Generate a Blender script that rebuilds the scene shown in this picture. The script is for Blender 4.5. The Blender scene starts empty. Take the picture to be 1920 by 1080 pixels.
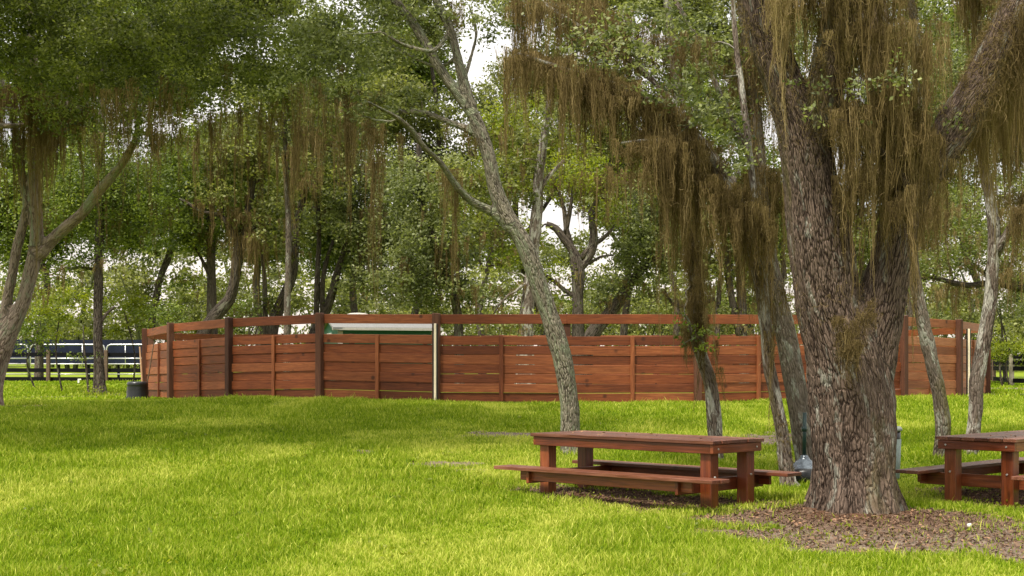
import bpy, math, random
import numpy as np
from mathutils import Vector, noise as mnoise

rng = np.random.default_rng(7)
random.seed(7)
S = bpy.context.scene
COL = S.collection
F, HC, HY = 2600.0, 1.5, 690.0          # focal length in px of the 1920 frame, eye height, horizon row

# ------------------------------------------------------------------ terrain
def sstep(a, b, x):
    t = np.clip((x - a) / (b - a), 0, 1)
    return t * t * (3 - 2 * t)

def vnoise(x, y, seed=0):
    x = np.asarray(x, float); y = np.asarray(y, float)
    xi = np.floor(x).astype(np.int64); yi = np.floor(y).astype(np.int64)
    fx = x - xi; fy = y - yi
    fx = fx * fx * (3 - 2 * fx); fy = fy * fy * (3 - 2 * fy)
    def h(a, b):
        n = (a * 374761393 + b * 668265263 + seed * 974634777) & 0x7fffffff
        n = ((n ^ (n >> 13)) * 1274126177) & 0x7fffffff
        return ((n ^ (n >> 16)) & 0xffff) / 65535.0
    return (h(xi, yi) * (1 - fx) * (1 - fy) + h(xi + 1, yi) * fx * (1 - fy)
            + h(xi, yi + 1) * (1 - fx) * fy + h(xi + 1, yi + 1) * fx * fy)

OAK = (3.52, 14.2)
def zg(x, y):
    x = np.asarray(x, float); y = np.asarray(y, float)
    z = 0.81 * sstep(13.0, 31.0, y) + 0.08 * sstep(31, 60, y) + 1.05 * sstep(64, 150, y)
    z = z - 0.17 * sstep(-5, -12, x) * sstep(24, 34, y) * (1 - sstep(45, 60, y))
    z = z + 0.05 * (vnoise(x * .45, y * .45, 3) - .5) * sstep(6, 9, y)
    z = z + 0.07 * np.exp(-((x - OAK[0]) ** 2 + (y - OAK[1]) ** 2) / 1.2)
    return z
def zf(x, y): return float(zg(x, y))

def P(px, py, Y):
    return np.array([(px - 960) / F * Y, Y, HC - (py - HY) / F * Y])

DIRT = [  # x, y, rx, ry, strength
    (3.35, 13.5, 1.45, .75, 1.1), (3.1, 11.65, 1.15, .6, .9), (2.75, 12.5, .95, .55, .9), (3.6, 12.3, 1.25, .85, 1.05), (4.5, 11.3, 1.15, .5, 1.0),
    (-.1, 22.2, .9, .45, .62), (-1.0, 18.8, .6, .3, .66), (-2.15, 20.2, .4, .3, .6), (-.6, 18.3, .4, .2, .6),
    (4.0, 21.8, 1.1, .8, .68), (4.3, 19.0, .9, .5, .55), (-10.8, 28.6, 1.5, .8, 1.0), (-13.0, 41, 1.8, 1.4, .8),
    (6.0, 18.2, .7, .35, .6), (-11.7, 43.5, 1.6, 1.2, .7), (13.8, 36, 2.6, 1.2, .6), (4.4, 16.9, .4, .4, .7), (17, 44, 6, 2.0, .8)]
TABLES = [(1.468, 15.509, -.771), (5.917, 15.898, .782)]
def dirt(x, y):
    x = np.asarray(x, float); y = np.asarray(y, float)
    d = np.zeros(np.broadcast(x, y).shape)
    for (a, b, rx, ry, s) in DIRT:
        d = np.maximum(d, s * 1.5 * np.clip(1 - np.sqrt(((x - a) / rx) ** 2 + ((y - b) / ry) ** 2) * .62, 0, 1))
    for (a, b, an) in TABLES:
        u = (x - a) * math.cos(an) + (y - b) * math.sin(an); v = -(x - a) * math.sin(an) + (y - b) * math.cos(an)
        d = np.maximum(d, .98 * np.clip(1.15 - np.sqrt((u / 1.35) ** 2 + (v / .75) ** 2) * .6, 0, 1))
    n = vnoise(x * 2.2, y * 2.2, 5) * .55 + vnoise(x * 6.5, y * 6.5, 6) * .45
    return np.clip((d - .32 - (n - .5) * .95) * 2.6, 0, 1)

# ------------------------------------------------------------------ scene helpers
def tag(o, label=None, cat=None, group=None, kind=None):
    if label: o['label'] = label
    if cat: o['category'] = cat
    if group: o['group'] = group
    if kind: o['kind'] = kind
    return o
def empty(name, loc, label=None, cat=None, group=None):
    o = bpy.data.objects.new(name, None); o.location = [float(c) for c in loc]; o.empty_display_size = .2
    COL.objects.link(o); return tag(o, label, cat, group)
def worldloc(o):
    v = Vector((0, 0, 0))
    while o is not None:
        v += o.location; o = o.parent
    return np.array(v)

class MB:
    """collects geometry in world space, links it as ONE mesh object"""
    def __init__(s): s.v = []; s.f = []; s.n = 0; s.bk = []; s.t = []
    def add(s, v, f, bk=None, t=0.5):
        v = np.asarray(v, float); f = np.asarray(f, np.int64)
        s.v.append(v); s.f.append(f + s.n); s.n += len(v)
        s.bk.append(v if bk is None else np.asarray(bk, float))
        s.t.append(np.full(len(v), t) if np.isscalar(t) else np.asarray(t, float))
    def build(s, name, mat, parent=None, smooth=False, kind=None):
        me = bpy.data.meshes.new(name)
        v = np.concatenate(s.v)
        if parent is not None: v = v - worldloc(parent)
        me.vertices.add(len(v)); me.vertices.foreach_set('co', v.astype(np.float32).ravel())
        lv = np.concatenate([f.ravel() for f in s.f]); cnt = np.concatenate([np.full(len(f), f.shape[1]) for f in s.f])
        me.loops.add(len(lv)); me.loops.foreach_set('vertex_index', lv.astype(np.int32))
        me.polygons.add(len(cnt)); st = np.concatenate([[0], np.cumsum(cnt)[:-1]])
        me.polygons.foreach_set('loop_start', st.astype(np.int32))
        me.polygons.foreach_set('use_smooth', np.full(len(cnt), bool(smooth)))
        me.update(calc_edges=True)
        a = me.attributes.new('bk', 'FLOAT_VECTOR', 'POINT'); a.data.foreach_set('vector', np.concatenate(s.bk).astype(np.float32).ravel())
        a = me.attributes.new('tint', 'FLOAT', 'POINT'); a.data.foreach_set('value', np.concatenate(s.t).astype(np.float32))
        me.materials.append(mat)
        o = bpy.data.objects.new(name, me); COL.objects.link(o)
        if parent is not None: o.parent = parent
        if kind: o['kind'] = kind
        return o
    # --- shapes
    def beam(s, p0, p1, w, h, up=(0, 0, 1), ch=.004, t=None):
        """chamfered timber from p0 to p1 (centre line), w sideways, h along up"""
        p0 = np.array(p0, float); p1 = np.array(p1, float); d = p1 - p0; L = np.linalg.norm(d); d /= L
        up = np.array(up, float); up = up - d * up.dot(d); up /= np.linalg.norm(up); sd = np.cross(d, up)
        a, b = w / 2, h / 2; c = min(ch, a * .5, b * .5)
        sec = [(-a + c, -b), (a - c, -b), (a, -b + c), (a, b - c), (a - c, b), (-a + c, b), (-a, b - c), (-a, -b + c)]
        off = np.array([random.uniform(0, 50), random.uniform(0, 50), random.uniform(0, 50)])
        v = []; bk = []
        for q, e, k in ((p0, 0, 1 - c / a * .7), (p0 + d * c, c, 1), (p1 - d * c, L - c, 1), (p1, L, 1 - c / a * .7)):
            for (x, y) in sec:
                v.append(q + sd * (x * k if k != 1 else x) + up * (y if k == 1 else np.sign(y) * max(abs(y) - c, 0)))
                bk.append(off + np.array([e, x, y]))
        f = []
        for r in range(3):
            for i in range(8):
                j = (i + 1) % 8; f.append((r * 8 + i, r * 8 + j, r * 8 + 8 + j, r * 8 + 8 + i))
        tt = random.random() if t is None else t
        n0 = s.n
        s.add(v, f, bk, tt)
        s.f.append(np.array([[n0 + 7 - i for i in range(8)]])); s.f.append(np.array([[n0 + 24 + i for i in range(8)]]))
    def tube(s, pts, rad, seg=8, t=.5, cap=True, lump=0.0, seed=0, vs=.16, noff=None):
        pts = np.asarray(pts, float); rad = np.asarray(rad, float); n = len(pts)
        tan = np.gradient(pts, axis=0); tan /= np.linalg.norm(tan, axis=1)[:, None] + 1e-12
        ref = np.array([1., 0, 0]) if abs(tan[0][0]) < .8 else np.array([0, 1., 0])
        A = np.zeros((n, 3)); B = np.zeros((n, 3)); a = ref
        for i in range(n):
            a = a - tan[i] * a.dot(tan[i]); a /= np.linalg.norm(a); A[i] = a; B[i] = np.cross(tan[i], a)
        L = np.concatenate([[0], np.cumsum(np.linalg.norm(np.diff(pts, axis=0), axis=1))])
        th = np.arange(seg) / seg * 2 * math.pi
        c, si = np.cos(th), np.sin(th)
        R = rad[:, None] * np.ones((1, seg))
        if lump:
            R = R * (1 + lump * (vnoise(L[:, None] * 2.3 / (rad.mean() * 6) + 0 * th, np.minimum(th, 2 * math.pi - th)[None, :] * 1.6 + seed * 7 + 0 * L[:, None], seed) - .5) * 2)
        v = pts[:, None, :] + A[:, None, :] * (c * R)[:, :, None] + B[:, None, :] * (si * R)[:, :, None]
        r0 = max(rad.mean(), .01)
        bk = np.stack([c[None, :] * r0 + 0 * R, si[None, :] * r0 + 0 * R, L[:, None] * vs + 0 * R], -1) + (seed * 1.7 if noff is None else noff)
        i = np.arange(n - 1)[:, None] * seg; j = np.arange(seg)[None, :]; k = (j + 1) % seg
        f = np.stack([i + j, i + k, i + seg + k, i + seg + j], -1).reshape(-1, 4)
        n0 = s.n
        s.add(v.reshape(-1, 3), f, bk.reshape(-1, 3), t)
        if cap:
            s.f.append(np.array([[n0 + seg - 1 - q for q in range(seg)]])); s.f.append(np.array([[n0 + (n - 1) * seg + q for q in range(seg)]]))
    def lathe(s, c, prof, seg=32, t=.5):
        c = np.array(c, float); th = np.arange(seg) / seg * 2 * math.pi; v = []
        for (r, z) in prof:
            v += [c + np.array([r * math.cos(q), r * math.sin(q), z]) for q in th]
        f = [(i * seg + j, i * seg + (j + 1) % seg, (i + 1) * seg + (j + 1) % seg, (i + 1) * seg + j) for i in range(len(prof) - 1) for j in range(seg)]
        s.add(v, f, None, t)

def spline(pts, step):
    """catmull-rom through rows of (x,y,z,r), resampled"""
    p = np.asarray(pts, float)
    if len(p) == 2: p = np.array([p[0], (p[0] + p[1]) / 2, p[1]])
    q = np.vstack([2 * p[0] - p[1], p, 2 * p[-1] - p[-2]]); out = []
    for i in range(1, len(q) - 2):
        d = np.linalg.norm(q[i + 1, :3] - q[i, :3]); n = max(2, int(d / step))
        for k in range(n):
            t = k / n
            out.append(.5 * ((2 * q[i]) + (-q[i - 1] + q[i + 1]) * t + (2 * q[i - 1] - 5 * q[i] + 4 * q[i + 1] - q[i + 2]) * t * t + (-q[i - 1] + 3 * q[i] - 3 * q[i + 1] + q[i + 2]) * t ** 3))
    out.append(q[-2]); out = np.array(out); out[:, 3] = np.maximum(out[:, 3], .004)
    return out

# ------------------------------------------------------------------ materials
def newmat(name):
    m = bpy.data.materials.new(name); m.use_nodes = True
    nt = m.node_tree; nt.nodes.clear()
    out = nt.nodes.new('ShaderNodeOutputMaterial')
    return m, nt, out
def N(nt, typ, **kw):
    n = nt.nodes.new(typ)
    for k, v in kw.items():
        if k.startswith('i_'):
            n.inputs[int(k[2:]) if k[2:].isdigit() else k[2:].replace('_', ' ')].default_value = v
        else: setattr(n, k, v)
    return n
def ramp(nt, fac, stops, interp='LINEAR'):
    r = nt.nodes.new('ShaderNodeValToRGB'); e = r.color_ramp.elements; r.color_ramp.interpolation = interp
    while len(e) < len(stops): e.new(.5)
    for el, (p, c) in zip(e, stops):
        el.position = p; el.color = (c[0], c[1], c[2], 1) if not np.isscalar(c) else (c, c, c, 1)
    nt.links.new(fac, r.inputs[0]); return r.outputs[0]
def mixc(nt, fac, a, b, mode='MIX'):
    m = nt.nodes.new('ShaderNodeMix'); m.data_type = 'RGBA'; m.blend_type = mode
    for s, v in ((m.inputs[0], fac), (m.inputs[6], a), (m.inputs[7], b)):
        if hasattr(v, 'is_linked'): nt.links.new(v, s)
        elif np.isscalar(v): s.default_value = v
        else: s.default_value = (v[0], v[1], v[2], 1)
    return m.outputs[2]
def attr(nt, name):
    a = nt.nodes.new('ShaderNodeAttribute'); a.attribute_name = name; return a
def mapping(nt, vec, scale):
    m = nt.nodes.new('ShaderNodeMapping'); m.inputs['Scale'].default_value = scale; nt.links.new(vec, m.inputs[0]); return m.outputs[0]
def nz(nt, vec, scale, detail=4, rough=.55, dist=0):
    n = nt.nodes.new('ShaderNodeTexNoise'); n.inputs['Scale'].default_value = scale; n.inputs['Detail'].default_value = detail
    n.inputs['Roughness'].default_value = rough; n.inputs['Distortion'].default_value = dist
    nt.links.new(vec, n.inputs['Vector']); return n.outputs[0]
def math_(nt, op, a, b=None):
    m = nt.nodes.new('ShaderNodeMath'); m.operation = op
    for s, v in zip(m.inputs, (a, b)):
        if v is None: continue
        if hasattr(v, 'is_linked'): nt.links.new(v, s)
        else: s.default_value = v
    return m.outputs[0]
def bsdf(nt, out, col, rough=.8, bump=None, bstr=.5, bdist=.01, spec=.3, coat=0, metal=0):
    b = nt.nodes.new('ShaderNodeBsdfPrincipled')
    if hasattr(col, 'is_linked'): nt.links.new(col, b.inputs['Base Color'])
    else: b.inputs['Base Color'].default_value = (*col, 1)
    if hasattr(rough, 'is_linked'): nt.links.new(rough, b.inputs['Roughness'])
    else: b.inputs['Roughness'].default_value = rough
    b.inputs['Specular IOR Level'].default_value = spec; b.inputs['Metallic'].default_value = metal
    b.inputs['Coat Weight'].default_value = coat
    if bump is not None:
        n = nt.nodes.new('ShaderNodeBump'); n.inputs['Strength'].default_value = bstr; n.inputs['Distance'].default_value = bdist
        nt.links.new(bump, n.inputs['Height']); nt.links.new(n.outputs[0], b.inputs['Normal'])
    nt.links.new(b.outputs[0], out.inputs[0]); return b

def leaf_mat(name, c0, c1, c2, trans=.35, rough=.5, spec=.35, tcol=1.35):
    m, nt, out = newmat(name)
    col = ramp(nt, attr(nt, 'tint').outputs['Fac'], [(0, c0), (.5, c1), (1, c2)])
    b = nt.nodes.new('ShaderNodeBsdfPrincipled'); nt.links.new(col, b.inputs['Base Color'])
    b.inputs['Roughness'].default_value = rough; b.inputs['Specular IOR Level'].default_value = spec
    t = nt.nodes.new('ShaderNodeBsdfTranslucent')
    tc = mixc(nt, 1.0, col, (tcol, tcol * 1.05, tcol * .55), 'MULTIPLY'); nt.links.new(tc, t.inputs[0])
    mx = nt.nodes.new('ShaderNodeMixShader'); mx.inputs[0].default_value = trans
    nt.links.new(b.outputs[0], mx.inputs[1]); nt.links.new(t.outputs[0], mx.inputs[2]); nt.links.new(mx.outputs[0], out.inputs[0])
    return m

def bark_mat(name, deep, mid, hi, lich, lich_amt, lich_scale=7, scale=26, bd=.03, moss=0.0):
    m, nt, out = newmat(name)
    v = attr(nt, 'bk').outputs['Vector']
    w = nt.nodes.new('ShaderNodeTexNoise'); w.inputs['Scale'].default_value = 9; nt.links.new(v, w.inputs['Vector'])
    va = nt.nodes.new('ShaderNodeVectorMath'); va.operation = 'MULTIPLY_ADD'; nt.links.new(w.outputs['Color'], va.inputs[0]); va.inputs[1].default_value = (.05, .05, .05)
    nt.links.new(v, va.inputs[2])
    vo = nt.nodes.new('ShaderNodeTexVoronoi'); vo.feature = 'DISTANCE_TO_EDGE'; vo.inputs['Scale'].default_value = scale; nt.links.new(va.outputs[0], vo.inputs['Vector'])
    vc = nt.nodes.new('ShaderNodeTexVoronoi'); vc.inputs['Scale'].default_value = scale; nt.links.new(va.outputs[0], vc.inputs['Vector'])
    fine = nz(nt, v, 70, 6, .65)
    fu = nt.nodes.new('ShaderNodeTexNoise'); fu.inputs['Scale'].default_value = scale * .42; fu.inputs['Detail'].default_value = 3; fu.inputs['Roughness'].default_value = .5; nt.links.new(va.outputs[0], fu.inputs['Vector'])
    fr = math_(nt, 'MINIMUM', math_(nt, 'MULTIPLY', math_(nt, 'ABSOLUTE', math_(nt, 'SUBTRACT', fu.outputs[0], .5)), 11.0), 1.0)
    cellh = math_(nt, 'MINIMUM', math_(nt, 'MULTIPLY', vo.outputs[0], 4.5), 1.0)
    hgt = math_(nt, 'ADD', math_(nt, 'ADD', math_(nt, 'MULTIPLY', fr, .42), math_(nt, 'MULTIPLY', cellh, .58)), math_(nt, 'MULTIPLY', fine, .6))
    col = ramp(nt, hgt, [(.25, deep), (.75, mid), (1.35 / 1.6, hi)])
    cell = nt.nodes.new('ShaderNodeSeparateColor'); nt.links.new(vc.outputs['Color'], cell.inputs[0])
    col = mixc(nt, .5, col, ramp(nt, cell.outputs[0], [(0, (.82, .8, .78)), (1, (1.15, 1.12, 1.1))]), 'MULTIPLY')
    big = nz(nt, v, 1.6, 3, .6)
    col = mixc(nt, math_(nt, 'MULTIPLY', ramp(nt, big, [(.47, 0), (.66, 1)]), .5), col, tuple(min(1, c * 1.25) for c in hi))
    l1 = nz(nt, mapping(nt, v, (1, 1, 1.6)), lich_scale, 5, .7, .5)
    lf = ramp(nt, l1, [(.60 - lich_amt * .22, 0), (.68 - lich_amt * .22, 1)])
    lf = math_(nt, 'MULTIPLY', lf, ramp(nt, hgt, [(.3, .1), (.7, 1)]))
    lc = ramp(nt, fine, [(.3, tuple(c * .6 for c in lich)), (.7, lich)])
    col = mixc(nt, lf, col, lc)
    if moss:
        mf = ramp(nt, nz(nt, v, 2.7, 5, .65), [(.62 - moss * .2, 0), (.72 - moss * .2, 1)])
        col = mixc(nt, math_(nt, 'MULTIPLY', mf, .8), col, (.10, .085, .03))
    bsdf(nt, out, col, .9, hgt, 1.0, bd, .15)
    return m

def wood_mat(name, a, b, c, rough=.55, wet=0, grain=1.0, knots=True):
    m, nt, out = newmat(name)
    v = attr(nt, 'bk').outputs['Vector']; t = attr(nt, 'tint').outputs['Fac']
    g = nz(nt, mapping(nt, v, (1.1, 22 * grain, 22 * grain)), 2.4, 6, .6, .6)
    g2 = nz(nt, mapping(nt, v, (.6, 5, 5)), 1.3, 4, .6, .4)
    col = ramp(nt, g, [(.25, a), (.52, b), (.8, c)])
    col = mixc(nt, .55, col, ramp(nt, g2, [(.25, (.62, .6, .58)), (.75, (1.3, 1.32, 1.34))]), 'MULTIPLY')
    col = mixc(nt, .75, col, ramp(nt, t, [(0, (.42, .38, .38)), (.45, (1, 1, 1)), (1, (1.4, 1.75, 2.1))]), 'MULTIPLY')
    if knots:
        vo = nt.nodes.new('ShaderNodeTexVoronoi'); vo.inputs['Scale'].default_value = 2.6; vo.inputs['Randomness'].default_value = 1
        nt.links.new(mapping(nt, v, (.75, 1.9, .8)), vo.inputs['Vector'])
        kn = ramp(nt, vo.outputs['Distance'], [(.05, 1), (.13, 0)])
        col = mixc(nt, math_(nt, 'MULTIPLY', kn, .8), col, tuple(x * .16 for x in b))
    # water stains
    st = nz(nt, mapping(nt, v, (.9, 3, 3)), 3.1, 5, .65)
    col = mixc(nt, math_(nt, 'MULTIPLY', ramp(nt, st, [(.58, 0), (.72, 1)]), .45), col, tuple(x * .38 for x in b))
    r = rough if not wet else ramp(nt, st, [(.35, rough), (.62, rough - .22)])
    bsdf(nt, out, col, r, math_(nt, 'ADD', g, math_(nt, 'MULTIPLY', g2, .5)), .35, .006, .3 if not wet else .5)
    return m

def flat_mat(name, col, rough=.5, metal=0, spec=.4, var=.25, scale=8, bd=.002):
    m, nt, out = newmat(name)
    tc = nt.nodes.new('ShaderNodeTexCoord')
    n = nz(nt, tc.outputs['Object'], scale, 6, .65)
    c = mixc(nt, 1.0, col, ramp(nt, n, [(.3, 1 - var), (.7, 1 + var)]), 'MULTIPLY')
    bsdf(nt, out, c, rough, n, .3, bd, spec, 0, metal)
    return m

M = {}
M['leaf_dark'] = leaf_mat('leaf_dark', (.042, .056, .013), (.13, .155, .035), (.28, .30, .09), .4)
M['leaf_green'] = leaf_mat('leaf_green', (.042, .064, .010), (.115, .155, .022), (.24, .28, .045), .4)
M['leaf_sage'] = leaf_mat('leaf_sage', (.060, .074, .026), (.155, .178, .062), (.32, .34, .15), .4)
M['leaf_yellow'] = leaf_mat('leaf_yellow', (.085, .12, .008), (.17, .20, .012), (.28, .30, .02), .45)
M['leaf_far'] = leaf_mat('leaf_far', (.052, .062, .016), (.14, .155, .038), (.28, .29, .085), .4)
M['moss'] = leaf_mat('moss', (.048, .034, .013), (.165, .118, .048), (.32, .245, .12), .25, .85, .1, 1.1)
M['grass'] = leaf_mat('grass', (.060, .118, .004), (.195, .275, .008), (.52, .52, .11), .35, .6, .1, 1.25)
M['litter'] = leaf_mat('litter', (.05, .034, .023), (.155, .10, .066), (.38, .21, .12), .1, .8, .1)
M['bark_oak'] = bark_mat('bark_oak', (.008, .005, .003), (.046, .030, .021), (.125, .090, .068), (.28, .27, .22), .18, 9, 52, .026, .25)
M['bark_lean'] = bark_mat('bark_lean', (.02, .015, .011), (.105, .09, .065), (.235, .21, .16), (.27, .285, .19), .5, 8, 56, .02)
M['bark_white'] = bark_mat('bark_white', (.02, .013, .01), (.075, .055, .042), (.15, .12, .097), (.44, .42, .36), .5, 8, 46, .014, .1)
M['bark_grey'] = bark_mat('bark_grey', (.014, .010, .007), (.062, .048, .035), (.14, .115, .09), (.33, .33, .27), .3, 10, 48, .018, .2)
M['bark_pink'] = bark_mat('bark_pink', (.05, .035, .028), (.16, .12, .095), (.26, .205, .17), (.26, .28, .19), .35, 5, 36, .02)
M['bark_dark'] = bark_mat('bark_dark', (.012, .009, .008), (.045, .036, .028), (.10, .082, .065), (.2, .2, .14), .15, 6, 26, .03)
M['fence'] = wood_mat('fence_wood', (.080, .019, .006), (.168, .042, .0115), (.27, .083, .026), .6)
M['fence_side'] = wood_mat('fence_wood_pale', (.16, .05, .02), (.27, .088, .035), (.38, .15, .065), .6)  # paler version of the fence wood, for the right-hand bays
M['post'] = wood_mat('post_wood', (.032, .012, .006), (.075, .026, .012), (.13, .046, .021), .7, 0, 1.5, False)
M['table'] = wood_mat('table_wood', (.06, .013, .004), (.145, .031, .008), (.26, .066, .019), .5, 1)
M['table_top'] = wood_mat('table_top_wood', (.05, .014, .007), (.125, .038, .017), (.26, .115, .07), .5, 1)
M['blackwood'] = flat_mat('black_board_paint', (.005, .005, .006), .8, spec=.1)
M['oldpost'] = flat_mat('weathered_post', (.10, .065, .04), .85, var=.4, scale=14)
M['greypost'] = flat_mat('grey_post', (.3, .26, .2), .85, var=.3, scale=14)
M['cream'] = flat_mat('cream_pipe', (.72, .62, .46), .5, var=.08)
M['blackplastic'] = flat_mat('black_plastic', (.012, .013, .014), .32, var=.3)
M['galv'] = flat_mat('galvanised_tube', (.62, .62, .62), .35, .6, var=.1)
M['blue'] = flat_mat('navy_panel', (.003, .007, .026), .9, var=.3)
M['siding'] = flat_mat('green_siding', (.02, .12, .075), .6, var=.2, scale=20)
M['trim'] = flat_mat('white_trim', (.42, .40, .36), .7, var=.15)
M['shroof'] = flat_mat('grey_roof', (.19, .19, .188), .85, var=.2, scale=16)
M['bin'] = flat_mat('bin_plastic', (.12, .155, .13), .5, var=.2)
M['binlid'] = flat_mat('bin_lid', (.22, .25, .21), .5, var=.15)
M['silver'] = flat_mat('silver_cone', (.10, .12, .14), .22, .25, var=.5, scale=14, bd=.02)
M['darkgreen'] = flat_mat('dark_green_pole', (.012, .035, .03), .4, var=.2)
M['bolt'] = flat_mat('bolt_metal', (.6, .6, .58), .35, .8, var=.1)
M['stick'] = flat_mat('bare_wood', (.42, .26, .15), .8, var=.25)
M['white'] = flat_mat('white_plastic', (.75, .74, .7), .5, var=.05)

# ground
def ground_mat():
    m, nt, out = newmat('ground'); tc = nt.nodes.new('ShaderNodeTexCoord'); v = tc.outputs['Object']
    fine = nz(nt, v, 26, 6, .7); mid = nz(nt, v, 2.2, 5, .6); big = nz(nt, v, .35, 4, .6)
    g = ramp(nt, fine, [(.28, (.06, .09, .006)), (.5, (.13, .18, .009)), (.75, (.24, .28, .024))])
    g = mixc(nt, .5, g, ramp(nt, mid, [(.3, (.78, .84, .8)), (.7, (1.25, 1.15, 1.1))]), 'MULTIPLY')
    g = mixc(nt, ramp(nt, big, [(.45, 0), (.7, .4)]), g, (.20, .22, .03))
    soil = ramp(nt, nz(nt, v, 9, 6, .7), [(.3, (.065, .046, .033)), (.5, (.14, .104, .078)), (.72, (.24, .19, .145))])
    mulch = ramp(nt, nz(nt, v, 34, 4, .7), [(.3, (.03, .017, .010)), (.55, (.10, .052, .03)), (.75, (.2, .11, .065))])
    da = attr(nt, 'dirt').outputs['Fac']; ma = attr(nt, 'mulch').outputs['Fac']
    soil = mixc(nt, ma, soil, mulch)
    f = math_(nt, 'ADD', da, math_(nt, 'MULTIPLY', math_(nt, 'SUBTRACT', fine, .5), .7))
    col = mixc(nt, ramp(nt, f, [(.25, 0), (.6, 1)]), g, soil)
    bsdf(nt, out, col, .95, nz(nt, v, 60, 5, .7), .6, .012, .1)
    return m

def build_ground():
    xs = np.unique(np.concatenate([np.linspace(-900, -60, 12), np.linspace(-60, -14, 36), np.arange(-14, 14, .11), np.linspace(14, 60, 36), np.linspace(60, 900, 12)]))
    ys = np.unique(np.concatenate([np.linspace(-300, -10, 8), np.linspace(-10, 8, 30), np.arange(8, 30, .11), np.arange(30, 64, .4), np.linspace(64, 200, 30), np.linspace(200, 1800, 14)]))
    X, Y = np.meshgrid(xs, ys); Z = zg(X, Y); nx, ny = len(xs), len(ys)
    v = np.stack([X, Y, Z], -1).reshape(-1, 3)
    i = np.arange(ny - 1)[:, None] * nx + np.arange(nx - 1)[None, :]
    f = np.stack([i, i + 1, i + nx + 1, i + nx], -1).reshape(-1, 4)
    mb = MB(); mb.add(v, f); o = mb.build('ground', ground_mat(), None, True, 'structure')
    d = dirt(X, Y).ravel()
    r = np.hypot((X - OAK[0]), (Y - OAK[1] + .2)).ravel()
    mu = np.clip(1.6 - r / .95, 0, 1)
    for (a, b, an) in TABLES:
        rr = np.hypot(X - a, Y - b).ravel(); mu = np.maximum(mu, np.clip(1.9 - rr, 0, 1))
    mu = np.maximum(mu, (np.hypot(X + 10.8, Y - 28.6).ravel() < 2) * .6)
    for nm, val in (('dirt', d), ('mulch', mu)):
        a = o.data.attributes.new(nm, 'FLOAT', 'POINT'); a.data.foreach_set('value', val.astype(np.float32))
build_ground()

# ------------------------------------------------------------------ grass
def blades(mb, x, y, h, w, tint, lean=.35):
    n = len(x); z = zg(x, y) - .004
    th = rng.uniform(0, 2 * math.pi, n); sx, sy = np.cos(th) * w / 2, np.sin(th) * w / 2
    ph = rng.uniform(0, 2 * math.pi, n); ln = np.abs(rng.normal(0, lean, n)) * h
    dx, dy = np.cos(ph) * ln, np.sin(ph) * ln
    b = np.stack([x, y, z], -1); s = np.stack([sx, sy, 0 * x], -1)
    mid = b + np.stack([dx * .35, dy * .35, h * .58], -1); tip = b + np.stack([dx, dy, h], -1)
    v = np.stack([b - s, b + s, mid - s * .75, mid + s * .75, tip], 1).reshape(-1, 3)
    k = np.arange(n)[:, None] * 5
    f = np.concatenate([k + np.array([[0, 1, 3]]), k + np.array([[0, 3, 2]]), k + np.array([[2, 3, 4]])])
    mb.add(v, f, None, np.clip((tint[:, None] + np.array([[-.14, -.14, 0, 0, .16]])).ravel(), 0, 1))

def grass_field():
    mb = MB()
    def batch(n, y0, y1, pw, mar, hh, ww):
        u = rng.random(n)
        e = 2 - pw
        y = (y0 ** e + u * (y1 ** e - y0 ** e)) ** (1 / e)
        hw = y * 960 / F + mar; x = rng.uniform(-1, 1, n) * hw
        return x, y
    # near and mid lawn
    x, y = batch(860000, 8.0, 31.5, 1.6, 3.2, 0, 0)
    d = dirt(x, y); keep = rng.random(len(x)) > d * .965 - .01
    R = np.hypot(x - 1.47, y - 40.8); keep &= R > 11.95
    keep &= np.hypot(x - OAK[0], y - OAK[1]) > .62
    x, y, d = x[keep], y[keep], d[keep]
    patch = vnoise(x * .55, y * .45, 11); p2 = vnoise(x * 2.4, y * 2.0, 12); p3 = vnoise(x * .9 + 40, y * .5, 13)
    h = (.030 + .050 * p2 + .026 * patch) * rng.uniform(.55, 1.45, len(x)) * (1 - .45 * d)
    tall = rng.random(len(x)) < .05 * sstep(.45, .8, p2); h = np.where(tall, h * 1.6, h)
    h *= 1 - .35 * sstep(.5, .85, p3)
    w = (.0070 + .00034 * (y - 9)) * rng.uniform(.6, 1.5, len(x))
    t = .40 + .14 * (patch - .5) + .26 * (p2 - .5) + rng.normal(0, .21, len(x)) + .26 * sstep(.52, .85, p3) * (.4 + vnoise(x * 5, y * 4, 17))
    t = np.where(rng.random(len(x)) < .05, t + .35, t) + d * .15
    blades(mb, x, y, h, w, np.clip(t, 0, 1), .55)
    # beyond the pen
    x, y = batch(90000, 31.5, 70, .6, 2, 0, 0)
    keep = (np.hypot(x - 1.47, y - 40.8) > 12.0) & (rng.random(len(x)) > dirt(x, y) * .9)
    keep &= (x < -8) | (x > 9)
    x, y = x[keep], y[keep]
    patch = vnoise(x * .4, y * .4, 21)
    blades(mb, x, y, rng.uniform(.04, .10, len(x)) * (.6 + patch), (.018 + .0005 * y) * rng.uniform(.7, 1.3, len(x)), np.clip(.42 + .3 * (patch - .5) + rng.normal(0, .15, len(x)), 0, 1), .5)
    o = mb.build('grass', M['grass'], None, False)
    tag(o, 'bright yellow green lawn grass covering the ground', 'grass', None, 'stuff')
    # rough longer tufts along the fence foot and round trunks
    return o
grass_field()

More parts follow.
